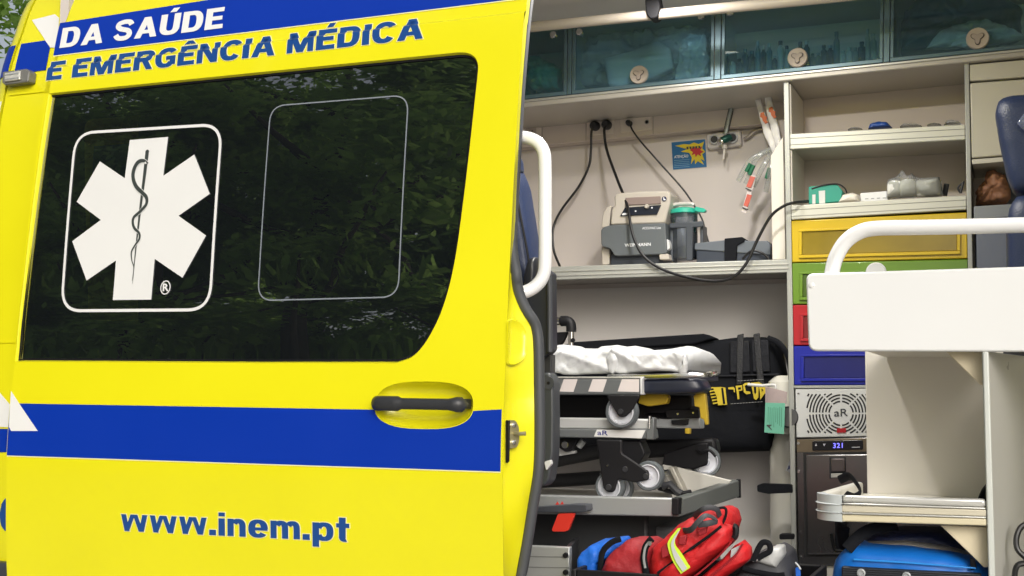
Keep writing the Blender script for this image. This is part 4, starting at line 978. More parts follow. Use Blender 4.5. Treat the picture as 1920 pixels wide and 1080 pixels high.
# --- steel cooler below it
fr_ = thing('medicine_cooler', at(1590, 1060, YT), 'small stainless steel cooler with blue digital display', 'cooler')
plate('face_frame', [(1493, 822.5), (1762, 818), (1766, 1062), (1497, 1060)], YT+.004, .28, STEEL, fr_, .002)
plate('top_trim', [(1494, 824), (1762, 820), (1762, 845), (1494, 848)], YT+.001, .003, mat('bronze_trim', (.20, .16, .11), .35, metal=.6, vary=.05), fr_, .001)
plate('display', fillet([(1523, 827), (1618, 825), (1618, 843), (1523, 845)], 3), YT-.003, .004, mat('display_black', (.006, .006, .008), .15, vary=0), fr_, .001)
textpx('digits', '321', (1562, 840), (1580, 839.6), (1562, 831), YT-.0036, mat('digits_blue', (.1, .1, .9), .5, vary=0, emit=(.22, .2, 1), es=2.0), fr_, .01, 1.1)
for q in ([(1528, 836), (1532, 836), (1530, 831)], [(1543, 832), (1548, 832), (1545.5, 837)], [(1597, 838), (1612, 837.5), (1612, 839), (1597, 839.5)]): plate('display_mark', q, YT-.0036, .0005, mat('display_grey', (.45, .45, .5), .5, vary=0), fr_, 0)
plate('door_gap', [(1506, 849), (1700, 846), (1704, 1042), (1509, 1044)], YT+.0022, .003, SLOT, fr_, 0)
plate('door', [(1510, 853), (1700, 850), (1704, 1038), (1513, 1040)], YT-.010, .014, STEEL, fr_, .004)
plate('latch_recess', [(1555, 857), (1586, 856.5), (1586, 895), (1555, 897)], YT-.0125, .004, DARK, fr_, .001)
plate('latch', [(1558, 860), (1584, 859.5), (1584, 884), (1558, 885)], YT-.020, .010, mat('latch_bronze', (.12, .10, .10), .35, metal=.5), fr_, .003)
plate('latch_lip', [(1558, 888), (1585, 887.5), (1585, 894.5), (1558, 896)], YT-.016, .006, ALU, fr_, .001)
for px in ((1497, 831), (1497.5, 884), (1501, 998), (1502, 1045)): lathe('screw', at(*px, YT+.002), (0, -1, 0), [(0, .0055), (.003, .0045)], CHROME, fr_, 10)
plate('plinth', [(1495, 1061), (1766, 1063), (1767, 1110), (1496, 1110)], YT+.01, .2, OFFW, tc_, .002)
# --- things on the open shelves
soft('glove_bundle', [(1627, 243), (1632, 233), (1648, 229), (1664, 231), (1673, 240)], YT+.10, .06, mat('blue_wrap', (.01, .06, .28), .4, bump=.6, bscale=20, vary=.3), 'crumpled blue bundle on the upper cabinet shelf', 'bundle', wr=.006, ws=30, n=40)
for k, (x0, x1, hh) in enumerate(((1590, 1618, 5), (1688, 1730, 6), (1738, 1765, 4), (1770, 1804, 8))):
    yb = 245-(x0-1590)*.055
    soft('clear_wrapper', [(x0, yb), (x0+5, yb-hh*.8), ((x0+x1)/2, yb-hh), (x1-4, yb-hh*.6), (x1, yb-2)], YT+.12, .06, glass('sleeve_clear', (.8, .82, .8)), ['flattened clear wrapper left of the blue bundle on the shelf', 'crumpled clear wrapper right beside the blue bundle', 'small clear wrapper between two larger ones on the upper shelf', 'clear wrapper against the cabinet post on the upper shelf'][k], 'wrapper', wr=.006, ws=30, n=32, rings=5)
gb = thing('tissue_box', at(1545, 380, YT+.1), 'teal carton with white label on the lower cabinet shelf', 'carton')
TEALB = mat('teal_carton', (.015, .28, .20), .5, vary=.06)
plate('carton', [(1516, 350), (1546, 347), (1568, 344), (1580, 358), (1576, 378), (1516, 383)], YT+.03, .10, TEALB, gb, .002)
plate('label', [(1535, 358), (1547, 357), (1547, 381), (1536, 382)], YT+.028, .002, mat('label_white', (.6, .62, .6), .5), gb, 0)
plate('label', [(1523, 365), (1529, 364.5), (1529, 382), (1523, 382)], YT+.028, .002, mat('label_white', (.6, .62, .6), .5), gb, 0)
tubepx('cord', [(1522, 354, YT+.03), (1545, 347, YT+.028), (1570, 345, YT+.028), (1583, 352, YT+.03), (1588, 362, YT+.035)], .0025, DARK, gb, 5, 6)
soft('bandage_roll', [(1572, 381), (1580, 366), (1600, 362), (1612, 367), (1612, 379)], YT+.05, .06, OFFW, 'pale bandage roll beside the teal carton', 'bandage', wr=.003, n=36)
bxo = thing('carton_box', at(1638, 375, YT+.05), 'long flat white carton between bandage roll and cotton pack', 'carton')
plate('carton', [(1613, 362), (1664, 358), (1665, 376), (1613, 379)], YT+.05, .09, WHITE, bxo, .002)
for k in range(4): plate('print', [(1622+k*11, 372-k*.5), (1628+k*11, 371.6-k*.5), (1628+k*11, 373-k*.5), (1622+k*11, 373.5-k*.5)], YT+.0485, .001, GREYP, bxo, 0)
cp = thing('cotton_pack', at(1715, 372, YT+.08), 'clear bag of white cotton pads on the lower cabinet shelf', 'cotton pack')
for k, (x0, x1) in enumerate(((1665, 1690), (1688, 1718), (1718, 1763))):
    pillow('pad', [(x0, 370), (x0, 344+k*-1), (x0+6, 340-k), (x1-5, 338-k), (x1, 344), (x1, 366)], YT+.06, .08, mat('cotton_white', (.74, .74, .70), .7, bump=.4, bscale=20, vary=.08), cp, wr=.004, n=40, rad=5)
pillow('bag', [(1663, 372), (1664, 340), (1680, 334), (1692, 320), (1700, 332), (1712, 330), (1708, 325), (1722, 336), (1763, 335), (1768, 367)], YT+.06, .10, glass('sleeve_clear', (.8, .82, .8)), cp, wr=.006, ws=30, n=50)
pn = thing('penlight', at(1772, 368, YT+.08), 'small black and chrome torch standing beside the cotton pack', 'torch')
tubepx('barrel', [(1771, 367, YT+.08), (1775, 345, YT+.08)], .008, DARK, pn, 1, 10); tubepx('head', [(1766, 366, YT+.07), (1763, 338, YT+.07)], .004, CHROME, pn, 1, 10)
sc_ = thing('scissors', at(1803, 362, YT+.1), 'dark scissors handle leaning against the cabinet post', 'scissors')
tubepx('blade', [(1806, 340, YT+.1), (1801, 362, YT+.1)], .004, DARK, sc_, 1, 8); tubepx('grip', [(1801, 362, YT+.1), (1796, 352, YT+.1), (1803, 345, YT+.1)], .003, DARK, sc_, 4, 8)

# ================================================================== CUPBOARD RIGHT OF THE CABINET
cu = thing('wall_cupboard', at(1900, 400, 1.6), 'cream wall cupboard with a flat door above an open niche', 'cupboard')
CRM = mat('cream_door', (.55, .52, .42), .42, vary=.03)
plate('top_panel', [(1818, 121), (2020, 103), (2020, 137), (1818, 152)], YT+.003, .3, CRM, cu, .003)
plate('door', [(1819, 156), (2020, 141), (2020, 280), (1822, 296)], YT-.004, .02, CRM, cu, .004)
plate('carcass', [(1819, 156), (2020, 141), (2020, 280), (1822, 296)], YT+.02, .28, LOCKW, cu, 0)
plate('ledge', [(1822, 299), (2020, 283), (2020, 292), (1823, 308)], YT-.006, .30, mat('ledge_cream', (.60, .57, .48), .4), cu, .002)
plate('niche_back', [(1800, 300), (2040, 285), (2040, 520), (1800, 520)], YT+.27, .01, mat('niche_grey', (.20, .22, .28), .5), cu, 0)
plate('niche_shelf', [(1826, 387), (2020, 375), (2020, 398), (1826, 411)], YT, .29, mat('niche_front', (.26, .28, .30), .45), cu, .002)
plate('lower_front', [(1830, 412), (2020, 400), (2020, 700), (1834, 705)], YT+.006, .012, mat('smoke_front', (.11, .13, .18), .25, coat=.5, vary=.15), cu, .002)
soft('paper_bag', [(1829, 386), (1832, 362), (1846, 340), (1850, 322), (1866, 317), (1886, 330), (1893, 352), (1894, 372), (1884, 385)], YT+.10, .10, mat('brown_paper', (.32, .15, .08), .6, bump=1.0, bscale=16, vary=.35, vscale=14), 'crumpled brown paper bag in the open niche', 'bag', wr=.018, ws=26, seed=9, p=2.6, n=90, rings=14)
# ================================================================== SEATS
st = thing('folding_seat', at(985, 900, .5), 'navy folding attendant seat with dark grey frame behind the sliding door', 'seat')
pillow('backrest', [(930, 330), (950, 316), (974, 316), (986, 346), (1000, 430), (1008, 490), (1010, 530), (995, 552), (930, 560)], .52, .12, NAVYV, st, rad=6, p=4, wr=.001)
pillow('headrest', [(925, 290), (940, 278), (965, 285), (974, 300), (975, 322), (925, 326)], .50, .10, NAVYV, st, rad=6, p=4, wr=.001)
tubepx('seam_piping', [(962, 330, .462), (975, 400, .457), (990, 480, .457), (996, 540, .462)], .003, BLACK, st, 6, 8)
pillow('cushion', [(992, 520), (1000, 486), (1012, 482), (1016, 500), (1014, 560), (996, 562)], .44, .10, mat('dark_vinyl', (.012, .014, .02), .4), st, rad=5, p=4, wr=.001, n=40)
plate('seat_back_shell', fillet([(985, 540), (1025, 505), (1035, 512), (1036, 655), (1028, 664), (1022, 668), (985, 690)], 4), .36, .035, mat('seat_shell', (.014, .017, .028), .42), st, .010)
tubepx('seat_edge', [(1030, 508, .352), (1031, 580, .352), (1031, 660, .352)], .0065, SLATE, st, 4, 10)
plate('link', fillet([(1016, 668), (1034, 664), (1033, 705), (1014, 700)], 3), .38, .03, DARK, st, .004)
plate('seat_arm', fillet([(1004, 706), (1016, 698), (1030, 699), (1037, 712), (1038, 780), (1037, 850), (1030, 900), (1020, 912), (998, 912), (998, 760)], 6), .34, .05, mat('arm_grey', (.04, .046, .054), .42, vary=.05), st, .008)
lathe('pivot', at(1028, 718, .34), (0, -1, 0), [(0, .016), (.003, .016), (.0035, .012), (.002, .005)], SLATE, st, 18)
lathe('pivot_screw', at(1028, 718, .337), (0, -1, 0), [(0, .004), (.0015, .0035)], BLACK, st, 8)
plate('catch', fillet([(1020, 866), (1032, 862), (1034, 870), (1024, 882)], 2), .332, .012, LGREY, st, .002)
s2 = thing('attendant_seat', at(1920, 700, 1.0), 'tall navy attendant seat in front of the cream cupboard', 'seat')
pillow('backrest', [(1865, 215), (1872, 192), (1895, 184), (1960, 180), (2060, 180), (2070, 366), (1915, 367), (1900, 364), (1888, 335), (1874, 270)], 1.05, .14, NAVYV, s2, rad=8, p=4.5, wr=.001)
pillow('seat_lower', [(1888, 520), (1886, 430), (1892, 390), (1905, 370), (2070, 364), (2080, 620), (1890, 630)], 1.03, .16, NAVYV, s2, rad=8, p=4.5, wr=.001)
pillow('harness_pad', [(1908, 232), (1918, 215), (1932, 190), (1960, 200), (1945, 260), (1925, 250)], .965, .02, mat('clear_wrap', (.10, .12, .20), .2, coat=1, bump=.8, bscale=20), s2, wr=.006, n=30)
bm = bmesh.new(); b_ = at(1990, 640, 1.0); box(bm, b_.x-.14, b_.x+.14, .98, 1.12, .66, b_.z+.05); mk('pedestal', bm, DARK, s2, .02)

# ================================================================== BLACK CASE, OXYGEN CYLINDER
bc = thing('equipment_bag', at(1350, 850, 1.62), 'large black soft equipment bag with upside-down yellow lettering by the wall', 'bag')
YB = 1.58
pillow('main_body', [(940, 660), (1078, 645), (1200, 636), (1318, 628), (1334, 640), (1392, 633), (1445, 632), (1462, 650), (1474, 700), (1474, 760), (1455, 845), (1300, 850), (1000, 850), (940, 830)], YB+.10, .20, BLKF, bc, p=6, wr=.006, ws=8, n=110, rad=6)
for px in ([(1382, 628), (1394, 625), (1392, 720), (1380, 722)], [(1412, 627), (1424, 624), (1432, 720), (1420, 722)]): plate('webbing', px, YB-.012, .01, mat('webbing_black', (.016, .017, .02), .6, bump=.4, bscale=200), bc, .003)
tubepx('carry_handle', [(1440, 634, YB), (1462, 645, YB-.02), (1480, 675, YB-.03), (1484, 720, YB-.02)], .010, BLKF, bc, 5, 10, .5)
plate('lid_edge', [(1030, 652), (1078, 641), (1200, 633), (1318, 625.5), (1338, 634), (1300, 646), (1200, 652), (1030, 662)], YB-.004, .10, BLKF, bc, .006)
for q in ([(1368, 640), (1404, 638), (1407, 698), (1368, 700)], [(1408, 638), (1440, 637), (1444, 697), (1411, 698)], [(1330, 704), (1462, 700), (1462, 704), (1330, 708)]):
    plate('pocket', q, YB-.008, .02, mat('pocket_black', (.011, .012, .016), .7, spec=.25, bump=.4, bscale=60), bc, .004)
YLB = mat('print_yellow', (.58, .44, .03), .5, vary=.12, vscale=30)
def zt(p): return (1310+p[0]/7.716, 680+p[1]/7.716)
def yprint(pts, nm='print', m=None, d=0.0): plate(nm, [zt(p) for p in pts], YB-.017-d, .004, m or YLB, bc, 0)
yprint([(425, 360), (500, 350), (522, 375), (522, 430), (508, 425), (505, 388), (430, 385)])
yprint([(535, 335), (625, 325), (632, 400), (578, 412), (588, 525), (565, 532)]); yprint([(568, 360), (608, 355), (610, 385), (570, 390)], 'print_gap', BLKF, .001)
for a in ([(638, 320), (668, 295), (735, 285), (738, 315), (680, 325), (665, 340)], [(638, 320), (665, 340), (680, 410), (655, 430)], [(655, 430), (680, 410), (745, 420), (748, 448), (690, 458)]): yprint(a)
yprint([(755, 290), (868, 282), (862, 500), (830, 540), (800, 520)]); yprint([(795, 350), (830, 345), (832, 430), (818, 455), (802, 430)], 'print_gap', BLKF, .001)
yprint([(862, 278), (965, 330), (968, 430), (890, 535), (885, 425)]); yprint([(910, 370), (935, 400), (912, 425)], 'print_gap', BLKF, .001)
yprint([(205, 355), (330, 352), (385, 362), (410, 608), (280, 615), (262, 500)]); yprint([(325, 365), (352, 362), (385, 595), (352, 598)], 'print_gap', BLKF, .001)
for k in range(6): yprint([(138+k*13, 360+k*44), (205+k*13, 352+k*44), (212+k*13, 366+k*44), (145+k*13, 382+k*44)])
TX = mat('print_grey', (.30, .30, .30), .6, vary=0)
for k in range(9): yprint([(565+k*43, 262-k*2.8), (594+k*43, 260-k*2.8), (594+k*43, 266-k*2.8), (565+k*43, 268-k*2.8)], 'print_line', TX)
for k in range(11): yprint([(462+k*43, 592-k*2.8), (492+k*43, 590-k*2.8), (492+k*43, 596-k*2.8), (462+k*43, 598-k*2.8)], 'print_line', TX)
oc_ = thing('oxygen_cylinder', (at(1484, 900, 1.66).x, 1.66, FZ), 'tall white oxygen cylinder strapped against the cabinet side', 'gas cylinder')
CYL = mat('cylinder_cream', (.66, .65, .58), .35, vary=.05, coat=.3)
cx_ = at(1480, 900, 1.66).x; zt_ = at(1470, 800, 1.66).z; rc = cx_-at(1444, 900, 1.66).x
lathe('tank', (cx_, 1.66, FZ), (0, 0, 1), [(0, rc*.9), (.02, rc), (zt_-FZ-.06, rc), (zt_-FZ-.03, rc*.95), (zt_-FZ, rc*.75), (zt_-FZ+.01, rc*.5)], CYL, oc_, 40)
lathe('valve_guard', (cx_, 1.60, zt_-.02), (0, 0, 1), [(0, rc*.9), (.12, rc*.92), (.165, rc*.85), (.185, rc*.5)], CYL, oc_, 36)
c = at(1480, 782, 1.52); lathe('gauge', c, (-.2, -1, 0), [(0, .034), (.012, .034), (.014, .030)], DARK, oc_, 24)
lathe('gauge_face', c+Vector((0, -.015, 0)), (-.2, -1, 0), [(0, .029), (.001, .029)], mat('gauge_grey', (.12, .12, .12), .3, vary=.3), oc_, 24)
tubepx('hook', [(1402, 721, 1.50), (1430, 723, 1.50), (1452, 722, 1.50), (1453, 733, 1.50), (1446, 738, 1.50)], .005, mat('hook_white', (.6, .6, .58), .4), oc_, 5, 8)
plate('strap', fillet([(1419, 910), (1430, 906), (1486, 908), (1487, 924), (1440, 926), (1420, 922)], 3), 1.50, .012, BLKF, oc_, .002)
plate('strap', fillet([(1461, 1001), (1490, 1000), (1490, 1011), (1461, 1012)], 4), 1.50, .03, BLACK, oc_, .002)
plate('strap_tail', [(1486, 905), (1489, 905), (1489, 970), (1486, 968)], 1.515, .01, BLKF, oc_, 0)
plate('sticker', [(1472, 882), (1480, 864), (1489, 880), (1484, 888)], 1.575, .002, mat('sticker_white', (.65, .66, .68), .4), oc_, 0)
textpx('print', 'A', (1476, 882), (1483, 881), (1476, 873), 1.574, mat('print_navy', (.02, .03, .2), .5, vary=0), oc_, .03)
gt = thing('inspection_tag', at(1454, 800, 1.47), 'green inspection tag marked A in a clear sleeve on the cylinder', 'tag')
plate('sleeve', [(1435, 724), (1476, 735), (1474, 757), (1435, 756)], 1.475, .003, glass('sleeve_pink', (.8, .74, .74), 1.4, .1, 0, .4, (.6, .5, .5)), gt, 0)
plate('card', [(1435, 755), (1472, 756), (1470, 814), (1433, 811)], 1.472, .002, mat('tag_green', (.14, .42, .30), .5, vary=.05), gt, .0005)
for k in range(8): plate('print_line', [(1440+k*3.6, 763+(k%3)), (1441+k*3.6, 763+(k % 3)), (1440.5+k*3.6, 792+(k % 4)*3), (1439.5+k*3.6, 792+(k % 4)*3)], 1.471, .0007, mat('tag_print', (.06, .22, .15), .6), gt, 0)
text_on('print', 'A', at(1447, 806.5, 1.4705), at(1446, 796, 1.4705), at(1438, 802.5, 1.4705), LBL, gt, .03)

# ================================================================== STRETCHER AND ITS LOADING TABLE
sr = thing('stretcher', at(1150, 970, .95), 'wheeled ambulance stretcher covered with a white sheet', 'stretcher')
YR = .74
# sheet: mattress-like loft with wrinkles
def sheet(px_top, px_bot, y0, y1, name, seed, m=SHEET):
    n = len(px_top); bm = bmesh.new(); T = spline([at(a, b, y0) for a, b in px_top], 14); B = spline([at(a, b, y0) for a, b in px_bot], 14); rows = []
    VS = [k/14 for k in range(15)]
    for i in range(len(T)):
        col = []
        for v in VS:
            p = B[i].lerp(T[i], v); q = Vector((p.x, p.z*1.0, 0))
            rid = lambda a, fx, fz, sh: a*(1-abs(noise.noise(Vector((p.x*fx+p.z*fz, p.z*fx*.5-p.x*2, seed+sh))))*2)
            w_ = rid(.012, 9, 16, 0)+rid(.006, 22, -26, 3)+rid(.003, 50, 40, 7)+noise.noise(Vector((p.x*5, v, seed)))*.012
            dy = .03*max(0, (v-.82)/.18)**2+.012*max(0, (.12-v)/.12)**2
            col.append(bm.verts.new(p+Vector((0, dy-w_, w_*.25))))
        for yy, dz in ((y0+.08, .008), (y0+.2, .012), (y1-.1, .010), (y1, -.01)):
            p = T[i]; w_ = noise.fractal(Vector((p.x*8+seed, yy*8, 0)), 1, 2, 4)*.008; col.append(bm.verts.new(Vector((p.x, yy, p.z+dz+w_))))
        col.append(bm.verts.new(Vector((B[i].x, y1, B[i].z)))); rows.append(col)
    m_ = len(rows[0])
    for a, b in zip(rows, rows[1:]):
        for j in range(m_): bm.faces.new((a[j], a[(j+1) % m_], b[(j+1) % m_], b[j]))
    bm.faces.new(rows[0]); bm.faces.new(rows[-1][::-1])
    return mk(name, bm, m, sr, angle=80)
sheet([(960, 660), (1034, 657), (1060, 655), (1100, 657), (1140, 656), (1152, 652), (1165, 655), (1182, 661), (1215, 660), (1250, 657), (1272, 658), (1286, 664)],
      [(960, 704), (1034, 700), (1060, 704), (1100, 703), (1138, 702), (1150, 701), (1165, 704), (1190, 701), (1215, 700), (1250, 699), (1272, 700), (1284, 694)], YR, YR+.42, 'sheet', 3)
pillow('sheet_fold', [(1141, 698), (1139, 672), (1148, 657), (1157, 658), (1163, 672), (1158, 692), (1150, 702)], YR-.004, .035, SHEET, sr, wr=.008, ws=14, n=40, p=2.2)
pillow('sheet_fold', [(1278, 702), (1272, 697), (1282, 682), (1281, 666), (1288, 663), (1291, 682), (1287, 699)], YR-.004, .03, SHEET, sr, wr=.006, ws=14, n=36, p=2.2)
pillow('far_fold', [(1000, 657), (1034, 650), (1060, 646), (1090, 650), (1098, 655), (1040, 660)], YR+.40, .06, SHEET, sr, wr=.004, n=40)
pillow('far_fold', [(1120, 656), (1130, 650), (1160, 647), (1182, 651), (1170, 657)], YR+.40, .06, SHEET, sr, wr=.004, n=40)
plate('mattress', fillet([(940, 703), (1284, 701), (1284, 711), (940, 712)], 2), YR+.03, .40, mat('mattress_dark', (.012, .014, .035), .5), sr, .004)
tubepx('bed_rim', [(1140, 707, YR-.01), (1220, 706, YR-.012), (1300, 704, YR-.01), (1330, 702, YR+.02), (1340, 699, YR+.1)], .0075, CHROME, sr, 5, 10)
DGR = mat('stretcher_grey', (.13, .14, .145), .42, metal=.2, vary=.06)
sp_ = plate('side_rail', [(940, 709), (1200, 709.5), (1200, 740), (940, 740)], YR-.03, .03, DGR, sr, .004)
plate('rail_top', [(940, 706), (1201, 706.5), (1201, 709.4), (940, 709)], YR-.031, .034, ALU, sr, .001)
for a, b in ((1049, 1075), (1103, 1130), (1158, 1197)):
    plate('reflective_stripe', [(a+8, 711), (b+ (8 if b < 1190 else 1), 711), (b if b < 1190 else b+1, 735), (a, 734)], YR-.0312, .0012, mat('stripe_pinkish', (.62, .57, .56), .4, vary=.05), sr, 0)
plate('end_cap', [(1200.3, 709), (1203, 709), (1203, 740), (1200.3, 740)], YR-.032, .04, LGREY, sr, .001)
pillow('pad', [(1203, 712), (1300, 708), (1322, 712), (1330, 730), (1320, 738), (1260, 740), (1203, 739)], YR+.05, .12, mat('pad_navy', (.014, .018, .035), .35), sr, rad=4, p=5, wr=.001, n=60)
plate('under_frame', [(940, 741), (1296, 741), (1296, 766), (1260, 790), (940, 786)], YR+.14, .22, BLACK, sr, .006)
YLW = mat('yellow_part', (.52, .36, .02), .45, vary=.08)
plate('yellow_catch', fillet([(1200, 740), (1248, 737), (1253, 745), (1250, 757), (1215, 762), (1196, 756)], 3), YR+.06, .03, YLW, sr, .003)
plate('yellow_lever', fillet([(1300, 742), (1308, 737), (1322, 738), (1326, 775), (1327, 796), (1322, 797), (1319, 786), (1313, 785), (1311, 764), (1302, 762)], 2), YR+.05, .02, YLW, sr, .003)
plate('yellow_pin', [(1284, 803), (1293, 803), (1293, 814), (1284, 813)], YR+.08, .02, YLW, sr, .002)
# lower rails
plate('rail_upper_face', [(940, 782), (1143, 784), (1216, 786), (1222, 805), (940, 803)], YR-.03, .05, mat('rail_pale', (.46, .47, .47), .4, metal=.25, vary=.04), sr, .004)
plate('rail_front', [(940, 803.5), (1222, 805.5), (1224, 823), (940, 818)], YR-.04, .06, DGR, sr, .003)
plate('rail_cap', [(1222, 782), (1226, 784), (1225, 824), (1212, 824), (1211, 806), (1218, 804)], YR-.044, .03, DGR, sr, .002)
plate('rail_sticker', [(1119, 805.5), (1210, 806.5), (1203, 822), (1113.5, 818.5)], YR-.0412, .0012, mat('sticker_offwhite', (.66, .66, .65), .4, vary=.03), sr, 0)
textpx('logo', 'aR', (1120, 815.5), (1140, 816.5), (1120, 806.5), YR-.0424, mat('logo_navy', (.015, .02, .20), .5, vary=0), sr, .012)
lathe('rail_bolt', at(1218, 783, YR-.035), (0, 0, 1), [(-.03, .004), (.004, .004)], CHROME, sr, 10)
plate('far_rail', [(1205, 772), (1313, 773), (1313, 804), (1205, 802)], YR+.14, .05, GREYP, sr, .003)
plate('far_bracket', fillet([(1247, 768), (1310, 768), (1310, 784), (1250, 784)], 2), YR+.125, .02, BLACK, sr, .003)
plate('far_handle', [(1258, 788), (1290, 786), (1288, 797), (1260, 796)], YR+.125, .02, BLACK, sr, .002)
for px in ((1271, 776), (1300, 774)): lathe('bolt', at(*px, YR+.125), (0, -1, 0), [(0, .004), (.003, .003)], CHROME, sr, 8)
# wheels: tyre, rim
TYR = mat('tyre_grey', (.10, .115, .125), .55, vary=.08); RIM = mat('rim_pale', (.55, .57, .62), .4, vary=.05)
def wheel(cx, cy, rpx, Y, wd=.03, ax=(0, -1, 0)):
    c = at(cx, cy, Y); r_ = (at(cx+rpx, cy, Y)-c).length; ax = Vector(ax).normalized(); c = c+ax*-wd/2
    w_ = lathe('wheel', c, ax, [(0, r_*.8), (0, r_*.93), (wd*.2, r_), (wd*.8, r_), (wd, r_*.93), (wd, r_*.80), (wd*.9, r_*.78), (wd*.1, r_*.78)], TYR, sr, 36)
    lathe('rim', c, ax, [(wd*.05, r_*.78), (wd*.96, r_*.79), (wd*1.02, r_*.72), (wd*.75, r_*.66), (wd*.7, r_*.3), (wd*.9, r_*.2), (wd*.9, r_*.05)], RIM, w_, 32)
    return w_
wheel(1167, 772, 30, YR-.055, .03); wheel(1218, 892, 27, YR-.07, .03); wheel(1145, 912, 27, YR-.07, .03); wheel(1163, 914, 25, YR-.02, .02)
wheel(1322, 865, 29, YR+.28, .03, (.45, -1, 0))
plate('fork', fillet([(1136, 741), (1200, 741), (1186, 768), (1172, 782), (1160, 782), (1150, 765)], 5), YR-.080, .008, BLACK, sr, .003)
lathe('fork_bolt', at(1164, 772, YR-.08), (0, -1, 0), [(0, .008), (.004, .007)], DARK, sr, 10)
plate('leg_bracket', fillet([(1117, 824), (1166, 825), (1166, 850), (1190, 866), (1216, 884), (1216, 900), (1190, 905), (1158, 898), (1152, 922), (1140, 924), (1130, 915), (1124, 870)], 5), YR-.098, .010, BLACK, sr, .004)
plate('leg_bracket_rear', fillet([(1117, 826), (1200, 826), (1210, 850), (1190, 885), (1124, 870)], 5), YR-.02, .06, BLACK, sr, .004)
for px, rr in (((1139, 873), .003), ((1172, 880), .008), ((1211, 893), .008), ((1141, 914), .009)): lathe('bolt', at(*px, YR-.098), (0, -1, 0), [(0, rr), (.003, rr*.8)], DARK if rr > .004 else CHROME, sr, 10)
plate('caster_fork', fillet([(1245, 850), (1300, 832), (1328, 830), (1326, 872), (1300, 880), (1240, 876)], 5), YR+.235, .012, BLACK, sr, .004)
plate('cross_tube', [(1180, 826), (1340, 822), (1345, 850), (1180, 862)], YR+.30, .06, BLACK, sr, .01)
tubepx('brake_wire', [(1308, 842, YR+.225), (1316, 848, YR+.22), (1330, 844, YR+.22), (1342, 856, YR+.22)], .004, BLACK, sr, 5, 8)
# rocker seen under the left rail
plate('rocker', fillet([(1036, 822), (1085, 822), (1072, 845), (1060, 848), (1046, 838)], 4), YR+.02, .02, BLACK, sr, .003)
lathe('rocker_bolt', at(1060, 834, YR+.02), (0, -1, 0), [(0, .011), (.004, .010), (.005, .006)], CHROME, sr, 12)
plate('rocker_plate', [(1036, 838), (1078, 845), (1078, 850), (1036, 857)], YR+.05, .02, LGREY, sr, .002)
tubepx('damper', [(1085, 838, YR+.03), (1094, 826, YR+.03)], .009, GREYP, sr, 1, 10)
tubepx('leg_tube', [(960, 880, YR+.18), (1060, 858, YR+.18), (1128, 845, YR+.18)], .022, DARK, sr, 3, 12)
tubepx('leg_tube', [(960, 905, YR+.30), (1060, 900, YR+.30), (1128, 895, YR+.30)], .020, DARK, sr, 3, 12)
# push handle at the far end
tubepx('push_handle', [(960, 603, 1.25), (1020, 602, 1.25), (1050, 602, 1.25)], .0125, CHROME, sr, 2, 12)
tubepx('handle_grip', [(1052, 602, 1.25), (1062, 602, 1.25), (1069, 606, 1.25), (1071, 614, 1.25), (1071, 622, 1.25)], .0165, BLACK, sr, 4, 12)
tubepx('handle_post', [(1071, 622, 1.25), (1071, 650, 1.25), (1071, 660, 1.25)], .0095, CHROME, sr, 1, 12)
plate('handle_bracket', [(1020, 624), (1064, 622), (1056, 640), (1048, 650), (1020, 650)], 1.26, .02, BLACK, sr, .003)
lathe('handle_knob', at(1075, 638, 1.24), (0, -1, 0), [(0, .007), (.006, .007)], BLACK, sr, 10)
# --- loading table
lt = thing('loading_table', (at(1150, 960, .8).x, .9, FZ), 'grey metal stretcher loading table with a red release lever', 'loading table')
YL = .60
TBL = mat('table_grey', (.33, .345, .35), .38, metal=.35, vary=.05, vscale=3)
plate('front_beam', [(900, 926), (1261, 934), (1261, 969), (900, 962)], YL, .03, TBL, lt, .004)
plate('beam_cap', fillet([(1259, 934), (1272, 935), (1272, 966), (1260, 965)], 2), YL-.006, .04, BLACK, lt, .003)
# angled end beam: from the near corner back to the far corner
A0, A1, B0, B1 = at(1271, 937, YL+.004), at(1272, 970, YL+.004), at(1386, 900, YL+.42), at(1387, 932, YL+.42)
nb = (B0-A0).cross(Vector((0, 0, 1))).normalized()*-.03
bm = bmesh.new(); poly3(bm, [A0, A1, B1, B0], nb); mk('end_beam', bm, mat('table_dark_grey', (.17, .185, .18), .4, metal=.3, vary=.06), lt, .004)
bm = bmesh.new(); poly3(bm, [B0+Vector((-.008, -.004, .002)), B1+Vector((-.008, -.004, -.002)), B1+Vector((.002, -.004, -.002)), B0+Vector((.002, -.004, .002))], Vector((0, .015, 0))); mk('end_cap', bm, BLACK, lt, .001)
bm = bmesh.new(); zf = A1.z+.012
poly3(bm, [(-.7, YL+.03, zf), (A0.x-.02, YL+.03, zf), (B0.x-.13, YL+.34, zf), (B0.x-.20, 1.25, zf), (-.7, 1.25, zf)], Vector((0, 0, -.01))); mk('deck', bm, mat('deck_beige', (.55, .54, .50), .45, vary=.05), lt, 0)
